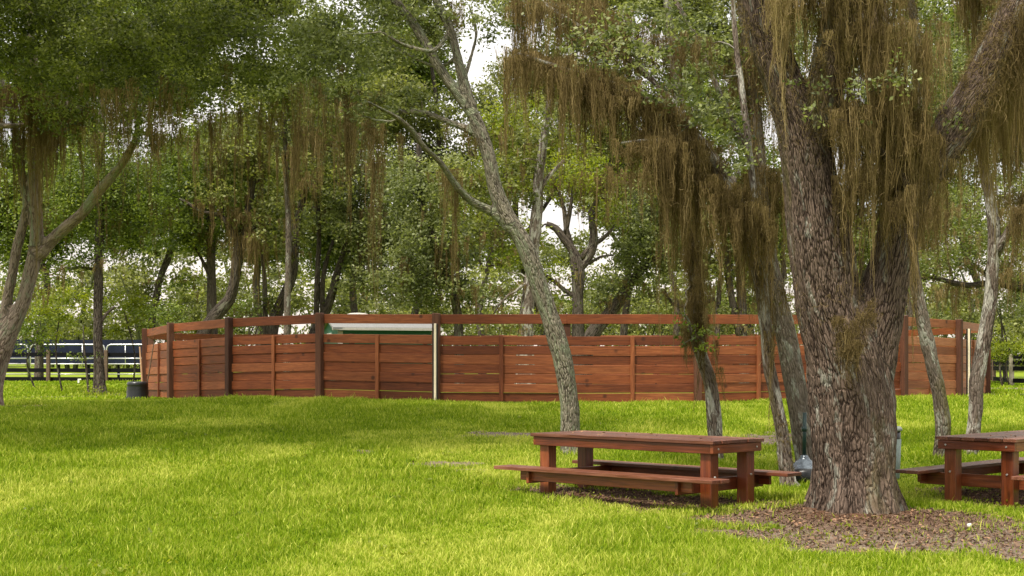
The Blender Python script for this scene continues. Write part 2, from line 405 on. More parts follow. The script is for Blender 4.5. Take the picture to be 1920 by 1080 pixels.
def litter():
    mb = MB(); L = []
    n = 2600
    a = rng.uniform(0, 2 * math.pi, n); r = np.abs(rng.normal(.95, .7, n)) + .35
    x = OAK[0] + np.cos(a) * r * 1.15; y = OAK[1] - .35 + np.sin(a) * r * .95
    x2 = rng.uniform(-1, 1, 1100) * 9 ; y2 = rng.uniform(11, 24, 1100)
    keep = (dirt(x2, y2) > .25) | (rng.random(1100) < .16); x = np.concatenate([x, x2[keep]]); y = np.concatenate([y, y2[keep]])
    k = np.hypot(x - OAK[0], y - OAK[1]) > .55; x, y = x[k], y[k]; n = len(x)
    z = zg(x, y) + rng.uniform(.004, .016, n)
    th = rng.uniform(0, 2 * math.pi, n); tl = rng.uniform(.014, .05, n) ** 1.0 / 2
    d = np.stack([np.cos(th) * tl, np.sin(th) * tl, rng.normal(0, .006, n)], -1); s = np.stack([-np.sin(th) * tl * .45, np.cos(th) * tl * .45, rng.normal(0, .012, n)], -1)
    c = np.stack([x, y, z], -1)
    v = np.stack([c - d, c + s - d * .1, c + d, c - s - d * .1], 1).reshape(-1, 3); f = np.arange(4 * n).reshape(-1, 4)
    t = np.clip(rng.beta(1.3, 2.6, n), 0, 1)
    mb.add(v, f, None, np.repeat(t, 4))
    for (a_, b_, an_) in TABLES:
        for _ in range(16):
            u, vv = random.uniform(-1.2, 1.2), random.uniform(-.4, .4); X_ = a_ + math.cos(an_) * u - math.sin(an_) * vv; Y_ = b_ + math.sin(an_) * u + math.cos(an_) * vv
            q_ = np.array([X_, Y_, .748 + zf(a_, b_) * 0 + .006]); l_ = random.uniform(.012, .026); o_ = random.uniform(0, 6.3); e1 = np.array([math.cos(o_) * l_, math.sin(o_) * l_, .004]); e2 = np.array([-math.sin(o_) * l_ * .5, math.cos(o_) * l_ * .5, .006])
            mb.add([q_ - e1, q_ + e2, q_ + e1, q_ - e2], [(0, 1, 2, 3)], None, random.uniform(.2, 1))
    # bark chips, crumbs and surface roots
    n = 2600; a = rng.uniform(0, 2 * math.pi, n); r = np.abs(rng.normal(.85, .45, n)) + .3
    x = OAK[0] + np.cos(a) * r * 1.2; y = OAK[1] - .25 + np.sin(a) * r; k = np.hypot(x - OAK[0], y - OAK[1]) > .5; x, y = x[k], y[k]; n = len(x)
    c = np.stack([x, y, zg(x, y) + .008], -1); q = rng.normal(0, .009, (n, 4, 3)); q[:, :, 2] = np.abs(q[:, :, 2]) * .9
    v = (c[:, None, :] + q); f = np.concatenate([np.arange(n)[:, None] * 4 + np.array([[0, 1, 2]]), np.arange(n)[:, None] * 4 + np.array([[0, 2, 3]]), np.arange(n)[:, None] * 4 + np.array([[0, 3, 1]])])
    mb.add(v.reshape(-1, 3), f, None, np.repeat(rng.uniform(.12, .55, n), 4))
    # crumbled soil and thatch over every bare patch, thinning into the grass
    n = 60000; x = rng.uniform(-3, 6.6, n); y = rng.uniform(10.2, 17.5, n); k = (rng.random(n) < dirt(x, y) * .9) & (np.hypot(x - OAK[0], y - OAK[1]) > .5); x, y = x[k], y[k]; n = len(x)
    c = np.stack([x, y, zg(x, y) + .004], -1); q = rng.normal(0, 1, (n, 4, 3)) * rng.uniform(.003, .013, (n, 1, 1)); q[:, :, 2] = np.abs(q[:, :, 2]) * 1.1
    q[:, :, 0] *= rng.uniform(.6, 2.2, (n, 1)); q[:, :, 1] *= rng.uniform(.6, 2.2, (n, 1))
    v = c[:, None, :] + q; ff = np.arange(n)[:, None] * 4; f = np.concatenate([ff + np.array([[0, 1, 2]]), ff + np.array([[0, 2, 3]]), ff + np.array([[0, 3, 1]])])
    mb.add(v.reshape(-1, 3), f, None, np.repeat(np.clip(rng.normal(.42, .16, n), .1, .9), 4))
    tag(mb.build('fallen_leaves', M['litter'], None), 'brown and orange fallen leaves and bark bits on bare soil round the big oak', 'leaf litter', None, 'stuff')
litter()

# ------------------------------------------------------------------ trees
def limbpts(path, Y, mul=1.0):
    """path rows: px, py, radius px, depth offset; returns x,y,z,r rows"""
    out = []
    for q in path:
        dy = q[3] if len(q) > 3 else 0
        p = P(q[0], q[1], Y + dy); out.append([p[0], p[1], p[2], q[2] * mul * (Y + dy) / F])
    return out

def leaves(mb, c, L, W, tint, droop=.25):
    n = len(c)
    d = rng.normal(0, 1, (n, 3)); d[:, 2] = d[:, 2] * .7 - droop; d /= np.linalg.norm(d, axis=1)[:, None]
    s = np.cross(d, rng.normal(0, 1, (n, 3)) + np.array([0, 0, .8])); s /= np.linalg.norm(s, axis=1)[:, None] + 1e-9
    l = L * rng.uniform(.65, 1.3, n)[:, None]; w = W * rng.uniform(.65, 1.3, n)[:, None]
    v = np.stack([c - d * l * .5, c + s * w * .5, c + d * l * .5, c - s * w * .5], 1).reshape(-1, 3)
    mb.add(v, np.arange(4 * n).reshape(-1, 4), None, np.repeat(np.clip(tint, 0, 1), 4))

def crown_pts(cx, cy, cz, rx, ry, rz, n, csz, per=70, hole=None):
    """clumped leaf positions in an ellipsoid; returns points, tints, clump centres"""
    nc = max(3, int(n / per))
    u = rng.normal(0, 1, (nc, 3)); u /= np.linalg.norm(u, axis=1)[:, None]; u *= rng.uniform(0, 1, (nc, 1)) ** .42
    cc = np.array([cx, cy, cz]) + u * np.array([rx, ry, rz])
    k = rng.integers(0, nc, n); sz = csz * rng.uniform(.35, 1.15, nc)
    q = rng.normal(0, 1, (n, 3)) * sz[k][:, None] * np.array([1, 1, .55])
    pts = cc[k] + q
    ct = rng.normal(.46, .22, nc)
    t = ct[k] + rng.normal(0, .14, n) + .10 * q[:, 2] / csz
    return pts, t, cc

def strand_set(mb, a, L, w, tint, wob=.05, seg=9, sway=.02):
    w = np.asarray(w) * .36; wob = wob * 1.15
    """vertical hanging fibres from anchors a (n,3) of length L (n)"""
    n = len(a)
    if n == 0: return
    s = np.linspace(0, 1, seg + 1)
    f1 = rng.uniform(2, 7, (n, 1)); p1 = rng.uniform(0, 6.3, (n, 1)); p2 = rng.uniform(0, 6.3, (n, 1)); f2 = rng.uniform(6, 16, (n, 1))
    amp = wob * rng.uniform(.3, 1.2, (n, 1)) * np.minimum(1, L[:, None] + .25)
    ox = amp * (np.sin(f1 * s + p1) - np.sin(p1)) + amp * .5 * (np.sin(f2 * s * L[:, None] + p2) - np.sin(p2)) + rng.normal(0, sway, (n, 1)) * s
    oy = amp * (np.cos(f1 * s + p2) - np.cos(p2)) + amp * .5 * (np.cos(f2 * s * L[:, None] + p1) - np.cos(p1)) + rng.normal(0, sway, (n, 1)) * s
    c = np.stack([a[:, 0:1] + ox, a[:, 1:2] + oy, a[:, 2:3] - L[:, None] * s], -1)
    th = rng.uniform(0, math.pi, (n, 1)) + s * rng.normal(0, 2, (n, 1))
    ww = w[:, None] * (.55 + .6 * np.sin(s * 9 + p1) ** 2) * np.clip((1.02 - s) * 3.5, .12, 1)
    sd = np.stack([np.cos(th) * ww / 2, np.sin(th) * ww / 2, 0 * th + .25 * ww * np.sin(7 * s + p2)], -1)
    v = np.stack([c - sd, c + sd], 2).reshape(n, -1, 3)
    m = 2 * (seg + 1)
    j = np.arange(seg) * 2
    f = np.stack([j, j + 1, j + 3, j + 2], -1)[None] + (np.arange(n) * m)[:, None, None]
    mb.add(v.reshape(-1, 3), f.reshape(-1, 4), None, np.repeat(np.clip(tint, 0, 1), m))

def curl_set(mb, a, L, w, tint, seg=5):
    n = len(a)
    if n == 0: return
    d = rng.normal(0, 1, (n, 3)) + np.array([0, 0, -.55]); d /= np.linalg.norm(d, axis=1)[:, None]
    tw = rng.normal(0, .75, (n, 3)); p = a.copy(); C = [p]; D = [d]
    for k in range(seg):
        p = p + d * (L / seg)[:, None]; d = d + np.cross(d, tw) + rng.normal(0, .3, (n, 3)) + np.array([0, 0, -.18]); d /= np.linalg.norm(d, axis=1)[:, None]
        C.append(p); D.append(d)
    c = np.stack(C, 1); sd = np.cross(np.stack(D, 1), rng.normal(0, 1, (n, 1, 3))); sd /= np.linalg.norm(sd, axis=2)[:, :, None] + 1e-9
    sd = sd * (np.asarray(w)[:, None, None] * .5)
    v = np.stack([c - sd, c + sd], 2).reshape(n, -1, 3); m = 2 * (seg + 1); j = np.arange(seg) * 2
    f = np.stack([j, j + 1, j + 3, j + 2], -1)[None] + (np.arange(n) * m)[:, None, None]
    mb.add(v.reshape(-1, 3), f.reshape(-1, 4), None, np.repeat(np.clip(tint, 0, 1), m))

def moss_clump(mb, anchors, lens, per, spread, w, tbase=None, fuzz=True):
    """each anchor carries two or three tapering, see-through ropes of fine strands"""
    k0 = len(anchors)
    if k0 == 0: return
    rp = 3; anchors = np.repeat(anchors, rp, 0) + rng.normal(0, 1, (k0 * rp, 3)) * np.array([spread * 1.5, spread * 1.5, spread * .5])
    lens = np.repeat(np.asarray(lens), rp) * rng.choice([.3, .5, .7, 1.0, 1.25], k0 * rp) * rng.uniform(.85, 1.1, k0 * rp)
    k = len(anchors); per = max(6, int(per * .85)); idx = np.repeat(np.arange(k), per); n = len(idx)
    rs = rng.uniform(.018, .042, k) * (.7 + .3 * w / .012)
    g = rng.normal(0, 1, (n, 2)) * rs[idx][:, None]
    L = lens[idx] * rng.uniform(.25, 1.05, n); seg = 10; q = np.linspace(0, 1, seg + 1)
    tb = (rng.uniform(.18, .68, k) if tbase is None else np.clip(rng.normal(tbase, .12, k), 0, 1))
    def axis(ii, z):                                   # gentle common sway of each rope
        a1, p1, a2, p2 = [x[ii][:, None] for x in (A1, P1, A2, P2)]
        return a1 * (np.sin(z * 2.6 + p1) - np.sin(p1)), a2 * (np.sin(z * 3.4 + p2) - np.sin(p2))
    A1, A2 = rng.normal(0, .035, k), rng.normal(0, .03, k); P1, P2 = rng.uniform(0, 6.3, k), rng.uniform(0, 6.3, k)
    z = L[:, None] * q; sx, sy = axis(idx, z); tp = 1 - .72 * np.clip(z / lens[idx][:, None], 0, 1)
    f1 = rng.uniform(14, 30, (n, 1)); p = rng.uniform(0, 6.3, (n, 1)); am = rng.uniform(.004, .018, (n, 1))
    c = np.stack([anchors[idx][:, 0:1] + sx + g[:, 0:1] * tp + am * np.sin(f1 * z + p), anchors[idx][:, 1:2] + sy + g[:, 1:2] * tp + am * np.cos(f1 * z * 1.2 + p), anchors[idx][:, 2:3] - z], -1)
    ww = (w * .40 * rng.uniform(.5, 1.5, n))[:, None] * np.clip((1.02 - q) * 3.5, .15, 1)
    th = rng.uniform(0, math.pi, (n, 1)) + q * rng.normal(0, 2, (n, 1)); sd = np.stack([np.cos(th) * ww / 2, np.sin(th) * ww / 2, .2 * ww * np.sin(7 * q + p)], -1)
    v = np.stack([c - sd, c + sd], 2).reshape(n, -1, 3); m = 2 * (seg + 1); jj = np.arange(seg) * 2
    f = np.stack([jj, jj + 1, jj + 3, jj + 2], -1)[None] + (np.arange(n) * m)[:, None, None]
    mb.add(v.reshape(-1, 3), f.reshape(-1, 4), None, np.repeat(np.clip(tb[idx] + rng.normal(0, .13, n), 0, 1), m))
    if fuzz:
        m = int(n * 2.2); ii = rng.integers(0, n, m); kk = rng.integers(0, seg, m)
        curl_set(mb, c[ii, kk], rng.uniform(.03, .13, m), w * rng.uniform(.16, .36, m), tb[idx][ii] + rng.normal(.05, .16, m))

# broad-leaved weeds and clover dotted through the lawn
def weeds():
    mb = MB(); n = 700
    y = (8.8 ** .5 + rng.random(n) * (30 ** .5 - 8.8 ** .5)) ** 2; x = rng.uniform(-1, 1, n) * (y * .37 + .5)
    k = (vnoise(x * 1.1, y * 1.1, 31) > .56) & (np.hypot(x - 1.47, y - 40.8) > 12.1) & (np.hypot(x - OAK[0], y - OAK[1]) > .6); x, y = x[k], y[k]; n = len(x)
    m = 7; X = np.repeat(x, m) + rng.normal(0, .035, n * m); Y = np.repeat(y, m) + rng.normal(0, .035, n * m)
    c = np.stack([X, Y, zg(X, Y) + rng.uniform(.03, .085, n * m)], -1)
    leaves(mb, c, .045, .026, np.repeat(rng.uniform(.1, .8, n), m), 0)
    tag(mb.build('lawn_weeds', M['leaf_yellow']), 'small broad leaved weeds scattered through the lawn', 'weeds', None, 'stuff')
weeds()
LEAFN = [0]
class Tree:
    cov = 1.0
    def __init__(s, name, Y, paths, label, bark, leafmat, group=None, cat='tree', basez=None, mul=1.0, seg=10, seed=1, step=.15, flare=1.35, kind=None, remesh=None):
        s.Y = Y; s.bark = bark; s.lm = leafmat; s.limbs = [spline(limbpts(p, Y, mul), step) for p in paths]
        b = s.limbs[0][0].copy(); gz = zf(b[0], b[1])
        s.base = (b[0], b[1], gz)
        if b[2] > gz - .08:                                  # run the trunk down into the ground
            s.limbs[0] = np.vstack([[b[0], b[1], gz - .15, b[3] * flare], [b[0], b[1], gz + .06, b[3] * (1 + (flare - 1) * .45)] if b[2] > gz + .25 else [b[0], b[1], gz, b[3] * flare * .95], s.limbs[0][1:]])
        s.root = empty(name, s.base, label, cat, group)
        s.seg = seg; s.seed = seed; s.wood = MB(); s.leaf = MB(); s.moss = MB(); s.cc = []; s.remesh = remesh
    def clumps(s, regs, L=.1, W=.055, csz=.32, per=70, dY=0):
        """regs: px,py,rx,ry,coverage[,Y]"""
        for r in regs:
            Y = r[5] if len(r) > 5 else s.Y + dY
            c = P(r[0], r[1], Y); rx, rz = r[2] * Y / F, r[3] * Y / F; ry = max(min(rx, 2.6), .5) * .85
            n = int(r[4] * s.cov * math.pi * rx * rz / (L * W * .5 * .62)); LEAFN[0] += n
            p, t, cc = crown_pts(c[0], c[1], c[2], rx, ry, rz, n, csz, per)
            leaves(s.leaf, p, L, W, t); s.cc.append(cc)
        return s
    def finish(s, twigs=True, tw=.02, maxb=40):
        allp = np.vstack([l[:, :4] for l in s.limbs])
        if twigs and s.cc:
            cc = np.vstack(s.cc); sel = cc[rng.permutation(len(cc))[:maxb]]
            sel = sel[np.argsort(np.min(np.linalg.norm(sel[:, None, :] - allp[None, ::4, :3], axis=2), axis=1))]
            nodes = allp[allp[:, 2] > allp[:, 2].min() + .35 * np.ptp(allp[:, 2])] if len(allp) > 20 else allp
            nodes = nodes.copy()
            for c in sel:
                d = np.linalg.norm(nodes[:, :3] - c, axis=1) + .6 * np.maximum(0, nodes[:, 2] - c[2])
                q = nodes[np.argmin(d)]; ln = np.linalg.norm(q[:3] - c)
                if ln < .15: continue
                r0 = min(q[3] * .6, tw + .012 * ln); m = (q[:3] + c) / 2 + rng.normal(0, .12 * ln, 3) + np.array([0, 0, .06 * ln])
                sp = spline([[*q[:3], r0], [*m, r0 * .7], [*c, r0 * .3]], max(.12, ln / 7))
                sp[1:-1, :3] += rng.normal(0, .025, (len(sp) - 2, 3)) * min(1, ln)
                s.wood.tube(sp[:, :3], sp[:, 3], 5, cap=False, seed=s.seed)
                nodes = np.vstack([nodes, sp[2:]])
        if s.remesh:
            make_remeshed(s)
        else:
            for i, l in enumerate(s.limbs):
                s.wood.tube(l[:, :3], l[:, 3], s.seg, lump=.12, seed=s.seed + i)
            s.trunk = s.wood.build('trunk', M[s.bark], s.root, True)
        if s.leaf.n: s.crown = s.leaf.build('crown', M[s.lm], s.root)
        if s.moss.n: s.hm = s.moss.build('hanging_moss', M['moss'], s.root)
        return s
    def hang(s, items, per=26, spread=.1, w=.012, wy=1.0, tb=None):
        """items: px, py_top, py_bottom, Y"""
        a = []; L = []
        for it in items:
            Y = it[3] if len(it) > 3 else s.Y
            p = P(it[0], it[1], Y); a.append(p); L.append((it[2] - it[1]) * Y / F)
        moss_clump(s.moss, np.array(a), np.array(L), per, spread, w, tb)
        return s
    def drape(s, li, t0, t1, n, lmin, lmax, per=14, spread=.08, w=.011, tb=None, out=.6):
        """moss hanging off limb li between fractions t0..t1"""
        l = s.limbs[li]; k = (np.clip(rng.uniform(t0, t1, n), 0, .999) * len(l)).astype(int)
        a = l[k, :3] + rng.normal(0, 1, (n, 3)) * l[k, 3:4] * out
        moss_clump(s.moss, a, rng.uniform(lmin, lmax, n), per, spread, w, tb)
        return s
    def coat(s, li, t0, t1, n, lmax=.3, w=.011, side=None, tb=.45):
        """short fibres hugging a limb's surface"""
        l = s.limbs[li]; k = (np.clip(rng.uniform(t0, t1, n), 0, .999) * len(l)).astype(int)
        th = rng.uniform(0, 2 * math.pi, n) if side is None else rng.normal(side, .8, n)
        a = l[k, :3] + np.stack([np.cos(th), np.sin(th), rng.normal(0, .25, n)], -1) * l[k, 3:4] * 1.06
        strand_set(s.moss, a, rng.uniform(.06, lmax, n), w * rng.uniform(.5, 1.4, n), tb + rng.normal(0, .17, n), .07, 6, .03)
        a2 = np.repeat(a, 2, 0) + rng.normal(0, .015, (2 * n, 3)); curl_set(s.moss, a2, rng.uniform(.04, lmax * .5, 2 * n), w * rng.uniform(.2, .45, 2 * n), tb + rng.normal(0.03, .2, 2 * n))
        return s

def make_remeshed(s):
    """melt the overlapping limbs into one skin, then give it bark coordinates and lumps"""
    mb = MB()
    for i, l in enumerate(s.limbs): mb.tube(l[:, :3], l[:, 3], 40, lump=.05, seed=i + 3)
    tmp = mb.build('tmp_body', M[s.bark], None)
    m = tmp.modifiers.new('r', 'REMESH'); m.mode = 'VOXEL'; m.voxel_size = s.remesh
    m = tmp.modifiers.new('s', 'SMOOTH'); m.iterations = 10; m.factor = .6
    ev = tmp.evaluated_get(bpy.context.evaluated_depsgraph_get()); me = ev.to_mesh()
    n = len(me.vertices); v = np.zeros(n * 3, np.float32); me.vertices.foreach_get('co', v); v = v.reshape(-1, 3).astype(float)
    nn = np.zeros(n * 3, np.float32); me.vertex_normals.foreach_get('vector', nn); nn = nn.reshape(-1, 3).astype(float)
    lt = np.zeros(len(me.loops), np.int32); me.loops.foreach_get('vertex_index', lt); f = lt.reshape(-1, 4) if len(lt) == 4 * len(me.polygons) else None
    if f is None: f = np.array([list(p.vertices)[:4] for p in me.polygons if len(p.vertices) == 4])
    ev.to_mesh_clear(); bpy.data.objects.remove(tmp)
    bk = np.zeros((n, 3)); best = np.full(n, 1e9)
    for li, l in enumerate(s.limbs):
        q = l[::2]; d2 = ((v[:, None, :] - q[None, :, :3]) ** 2).sum(2); k = d2.argmin(1); dd = np.sqrt(d2[np.arange(n), k]) / q[k, 3]
        Ls = np.concatenate([[0], np.cumsum(np.linalg.norm(np.diff(q[:, :3], axis=0), axis=1))])
        tan = np.gradient(q[:, :3], axis=0); tan /= np.linalg.norm(tan, axis=1)[:, None]
        r = v - q[k, :3]; al = (r * tan[k]).sum(1); r = r - tan[k] * al[:, None]
        ang = np.arctan2(r[:, 1], r[:, 0]); r0 = q[:, 3].mean()
        c = np.stack([np.cos(ang) * r0, np.sin(ang) * r0, (Ls[k] + al) * .16], -1) + li * 2.3
        w = dd < best; bk[w] = c[w]; best[w] = dd[w]
    disp = np.array([mnoise.noise(Vector(p) * 9) * .5 + mnoise.noise(Vector(p) * 26) * .35 + mnoise.noise(Vector(p) * 52) * .2 for p in (bk * np.array([1, 1, 1.3]))])
    v = v + nn * (disp * s.lumpd)[:, None]
    if s.groove:
        rr = v - np.array([s.base[0], s.base[1], 0]); an = np.arctan2(rr[:, 1], rr[:, 0]); kz = (1 - sstep(.0, .75, v[:, 2] - s.base[2])) ** 1.5
        lob = .05 * np.sin(5 * an + .6) + .035 * np.sin(9 * an + 2.2) + .02 * np.sin(17 * an)
        v = v + np.stack([np.cos(an), np.sin(an), 0 * an], -1) * (lob * kz)[:, None]
    if s.groove:                                   # the seam where the two stems grew together
        gx = s.groove[0] + .05 * np.sin(v[:, 2] * 3.1); fr_ = (nn[:, 1] < .1) * np.exp(-((v[:, 0] - gx) / .075) ** 2) * (1 - sstep(s.groove[1] - .4, s.groove[1], v[:, 2])) * sstep(.1, .5, v[:, 2])
        v = v + np.array([0, 1., 0]) * (.085 * fr_)[:, None]
    # root flare ridges
    s.wood.add(v, f, bk); s.trunk = s.wood.build('trunk', M[s.bark], s.root, True)
Tree.lumpd = .035; Tree.groove = None

# ---- the big mossy oak
oak = Tree('live_oak', 14.2, [
    [(1607, 985, 97), (1606, 966, 88), (1604, 935, 79), (1603, 890, 74), (1600, 820, 77), (1597, 740, 78), (1580, 660, 72), (1556, 590, 62), (1545, 510, 61), (1537, 440, 60), (1523, 360, 51), (1513, 300, 49), (1500, 240, 44), (1470, 160, 38), (1440, 80, 33), (1422, 0, 30), (1405, -120, 27), (1400, -300, 20)],
    [(1606, 760, 62, .05), (1628, 660, 54, .05), (1645, 590, 47, .08), (1664, 510, 40, .12), (1684, 430, 36, .2), (1700, 380, 34, .25), (1728, 330, 34, .3), (1768, 280, 37, .35), (1800, 225, 38, .4), (1840, 160, 37, .5), (1885, 70, 36, .6), (1935, -40, 33, .8), (2000, -180, 28, 1)],
    [(1690, 410, 30, .2), (1680, 330, 30, .4), (1668, 250, 30, .6), (1655, 160, 28, .8), (1640, 60, 27, 1), (1625, -60, 24, 1.2), (1600, -220, 18, 1.4)],
    [(1515, 300, 36, 0), (1535, 220, 34, -.1), (1552, 130, 32, -.2), (1570, 40, 30, -.3), (1585, -80, 26, -.5), (1580, -260, 18, -.7)],
    [(1700, 395, 18, .25), (1690, 340, 12, -.2), (1665, 300, 8, -.35), (1625, 255, 6, -.45), (1600, 235, 3, -.5)],
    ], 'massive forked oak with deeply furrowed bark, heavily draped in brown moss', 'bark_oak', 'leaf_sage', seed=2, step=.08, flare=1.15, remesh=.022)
# moss sheets over the upper limbs
def curtain(tr, x0, x1, ytop, ybot, Y, n, per=24, spread=.09, w=.012, jy=25, tb=None):
    """ytop / ybot: functions or numbers of px"""
    it = []
    for _ in range(n):
        x = random.uniform(x0, x1); yt = (ytop(x) if callable(ytop) else ytop) + random.uniform(-jy, jy); yb = ybot(x) if callable(ybot) else ybot
        u = random.random(); yb = yt + (yb - yt) * (.3 + .45 * u if random.random() < .6 else .7 + .5 * u)
        if yb > yt + 12: it.append((x, yt, yb, Y + random.uniform(-.5, .5)))
    tr.hang(it, per, spread, w, tb=tb)
def lerpf(*pts):
    xs = [p[0] for p in pts]; ys = [p[1] for p in pts]
    return lambda x: float(np.interp(x, xs, ys))
curtain(oak, 1450, 1700, lerpf((1450, -60), (1700, -60)), lerpf((1450, 60), (1500, 90), (1560, 150), (1600, 280), (1700, 260)), 13.75, 40, 22, .075)
curtain(oak, 1560, 1750, 60, lerpf((1560, 200), (1600, 400), (1700, 420), (1750, 250)), 13.9, 36, 22, .08)
curtain(oak, 1560, 1648, 210, lerpf((1560, 330), (1600, 500), (1648, 520)), 14.0, 30, 24, .075)
curtain(oak, 1640, 1700, 180, 390, 14.0, 13, 24, .07)
curtain(oak, 1695, 1745, 230, lerpf((1695, 560), (1745, 490)), 14.0, 15, 24, .06)
curtain(oak, 1590, 1650, 330, 520, 14.1, 16, 22, .06)
curtain(oak, 1695, 1750, lerpf((1695, 360), (1750, 300)), lerpf((1695, 585), (1725, 560), (1750, 420)), 14.0, 12, 22, .05)
curtain(oak, 1740, 1950, lerpf((1740, 320), (1800, 210), (1850, 150), (1950, 20)), lerpf((1740, 470), (1790, 420), (1850, 330), (1950, 260)), 14.95, 30, 20, .07)
curtain(oak, 1790, 1950, lerpf((1790, 250), (1950, 60)), lerpf((1790, 420), (1860, 430), (1950, 430)), 15.4, 34, 20, .09, tb=.6)
curtain(oak, 1505, 1570, -60, 150, 13.9, 14, 22, .07)
curtain(oak, 1485, 1530, -60, 170, 14.3, 16, 22, .06)
curtain(oak, 1455, 1475, -30, lerpf((1455, 200), (1475, 210)), 13.7, 9, 26, .05, tb=.75)
curtain(oak, 1800, 1860, -60, 110, 15.5, 22, 24, .08)
oak.coat(0, .55, .64, 350, .2); oak.coat(0, .30, .36, 120, .2, tb=.3); oak.coat(1, .42, 1, 1500, .3); oak.coat(1, .52, .76, 2200, .45); oak.coat(2, 0, 1, 1700, .35); oak.coat(3, 0, 1, 1700, .35); oak.coat(0, .66, .74, 250, .25)
# fern-like tuft in the crotch
oak.hang([(1590 + k * 2.6 + random.uniform(-6, 6), 650 - abs(k) * 7 + random.uniform(-12, 12), 690 - abs(k) * 7 + random.uniform(0, 30), 13.60) for k in range(-8, 9)], 13, .028, .008, tb=.3)
oak.hang([(1590 + random.uniform(-6, 10), 640, 725, 13.55) for _ in range(4)], 22, .03, .009, tb=.3)
oak.hang([(1622 + random.uniform(-8, 8), 555 + random.uniform(0, 40), 630, 13.62) for _ in range(5)], 14, .03, .009, tb=.3)
oak.clumps([(1560, 190, 90, 60, .16, 13.5), (1650, 150, 70, 60, .22, 13.45), (1530, 240, 50, 40, .13, 13.45), (1655, 130, 40, 30, .3, 13.4), (1790, 240, 30, 40, .25, 14.2), (1730, 180, 60, 50, .2, 14.0)], .05, .03, .08, 16)
oak.clumps([(1560, -260, 420, 140, .9, 14.5), (1850, -240, 300, 130, .9, 15.5), (1300, -230, 260, 110, .8, 15)], .16, .09, .35, 60)
oak.groove = (P(1592, 800, 13.8)[0], P(1592, 620, 14)[2])
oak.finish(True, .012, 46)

# ---- the leaning lichen-covered tree
lean = Tree('leaning_oak', 20.0, [
    [(1072, 872, 24), (1070, 830, 19), (1068, 770, 18), (1060, 700, 17.5), (1046, 640, 19), (1030, 590, 17), (1012, 540, 16.5), (998, 495, 17), (976, 445, 16), (946, 398, 16), (927, 345, 13.5), (917, 295, 13), (900, 245, 13), (885, 208, 12), (868, 150, 10), (856, 100, 9), (842, 50, 8.5), (818, 0, 8), (790, -90, 7), (780, -200, 5)],
    [(886, 212, 12), (862, 180, 10.5), (832, 140, 10), (803, 92, 9.5), (775, 45, 9), (744, 5, 8.5), (700, -70, 7), (670, -180, 5)],
    [(958, 425, 14), (925, 398, 9), (885, 378, 7.5, -.1), (850, 342, 6.5, -.3), (826, 305, 6, -.5), (795, 275, 5.5, -.7), (768, 240, 6, -.9), (735, 215, 4.5, -1.2), (690, 190, 3, -1.6)],
    [(896, 250, 9), (868, 238, 7, .1), (840, 228, 6, .2), (805, 215, 6, .3), (775, 210, 5, .4), (700, 215, 3, .6)],
    [(843, 60, 5), (812, 95, 4.5, -.2), (760, 85, 4, -.4), (715, 60, 3, -.6)],
    [(856, 110, 5), (820, 125, 4, .3), (770, 105, 3.5, .5), (720, 75, 2.5, .8)],
    [(870, 150, 5), (885, 100, 4, .2), (893, 60, 3.5, .3), (880, 10, 3, .4)],
    ], 'leaning greenish grey oak trunk behind the picnic table, forking high up', 'bark_lean', 'leaf_sage', seed=5, step=.1, remesh=.02)
lean.lumpd = .02
lean.clumps([(790, 60, 90, 60, .45), (700, 90, 60, 60, .7), (760, 200, 60, 40, .5), (900, 40, 40, 40, .5), (930, 25, 40, 40, .7), (720, 30, 60, 50, .7), (840, 20, 80, 40, .4)], .07, .035, .14, 30)
lean.clumps([(640, 120, 70, 90, 1.3, 19.5), (690, 210, 50, 50, .9, 19.4), (580, 60, 80, 70, 1.3, 19.6), (700, -30, 120, 50, 1.0, 20), (560, 160, 50, 40, .9, 20)], .07, .032, .16, 40)
lean.clumps([(780, -200, 260, 90, .9, 20)], .2, .11, .4, 60)
lean.hang([(850, 315, 545, 19.8)] * 2 + [(703, 300, 540, 19.3)] * 2, 20, .035, .011, tb=.5)
lean.hang([(862, 235, 300, 20), (882, 260, 315, 19.9), (857, 0, 60, 20), (850, 20, 90, 20), (733, 250, 330, 19.2), (690, 240, 330, 19.2), (702, 230, 320, 19.1), (646, 180, 370, 19.5), (650, 160, 350, 19.6), (640, 220, 360, 19.4)], 22, .05, .011)
for _ in range(26):
    x = random.uniform(560, 720); y0 = random.uniform(120, 260); lean.hang([(x, y0, y0 + random.uniform(60, 190), 19.4)], 12, .03, .011)
lean.finish(True, .01, 60)

# ---- slim pale trunks right of the middle
slim3 = Tree('slim_oak', 19.3, [
    [(1342, 880, 17), (1341, 830, 14), (1338, 770, 13.5), (1332, 720, 13), (1316, 670, 12), (1306, 630, 12), (1306, 560, 12), (1300, 480, 11), (1292, 420, 11), (1284, 360, 11), (1278, 290, 10), (1270, 200, 9), (1262, 100, 8), (1250, 0, 7), (1240, -150, 5)],
    [(1316, 660, 5), (1300, 632, 4, -.2), (1290, 600, 3, -.3), (1284, 590, 1.5, -.4)]],
    'slim crooked trunk with white blotches and a shaggy moss sleeve, behind table end', 'bark_white', 'leaf_green', seed=9, step=.1, seg=20)
slim3.coat(0, .23, .62, 3600, .4, .011)
slim3.hang([(1306 + random.uniform(-16, 16), y, y + random.uniform(60, 130), 19.1) for y in np.linspace(330, 640, 26)], 22, .05, .01)
slim3.hang([(1335, 640, 730, 19.1), (1345, 690, 770, 19.1), (1290, 560, 680, 19.0), (1283, 620, 700, 19.0)], 18, .04, .009, tb=.3)
slim3.clumps([(1300, 630, 36, 22, .55, 18.9), (1330, 655, 20, 18, .5, 18.9), (1285, 600, 20, 16, .4, 18.9)], .055, .032, .06, 12)
slim3.finish(True, .008, 14)

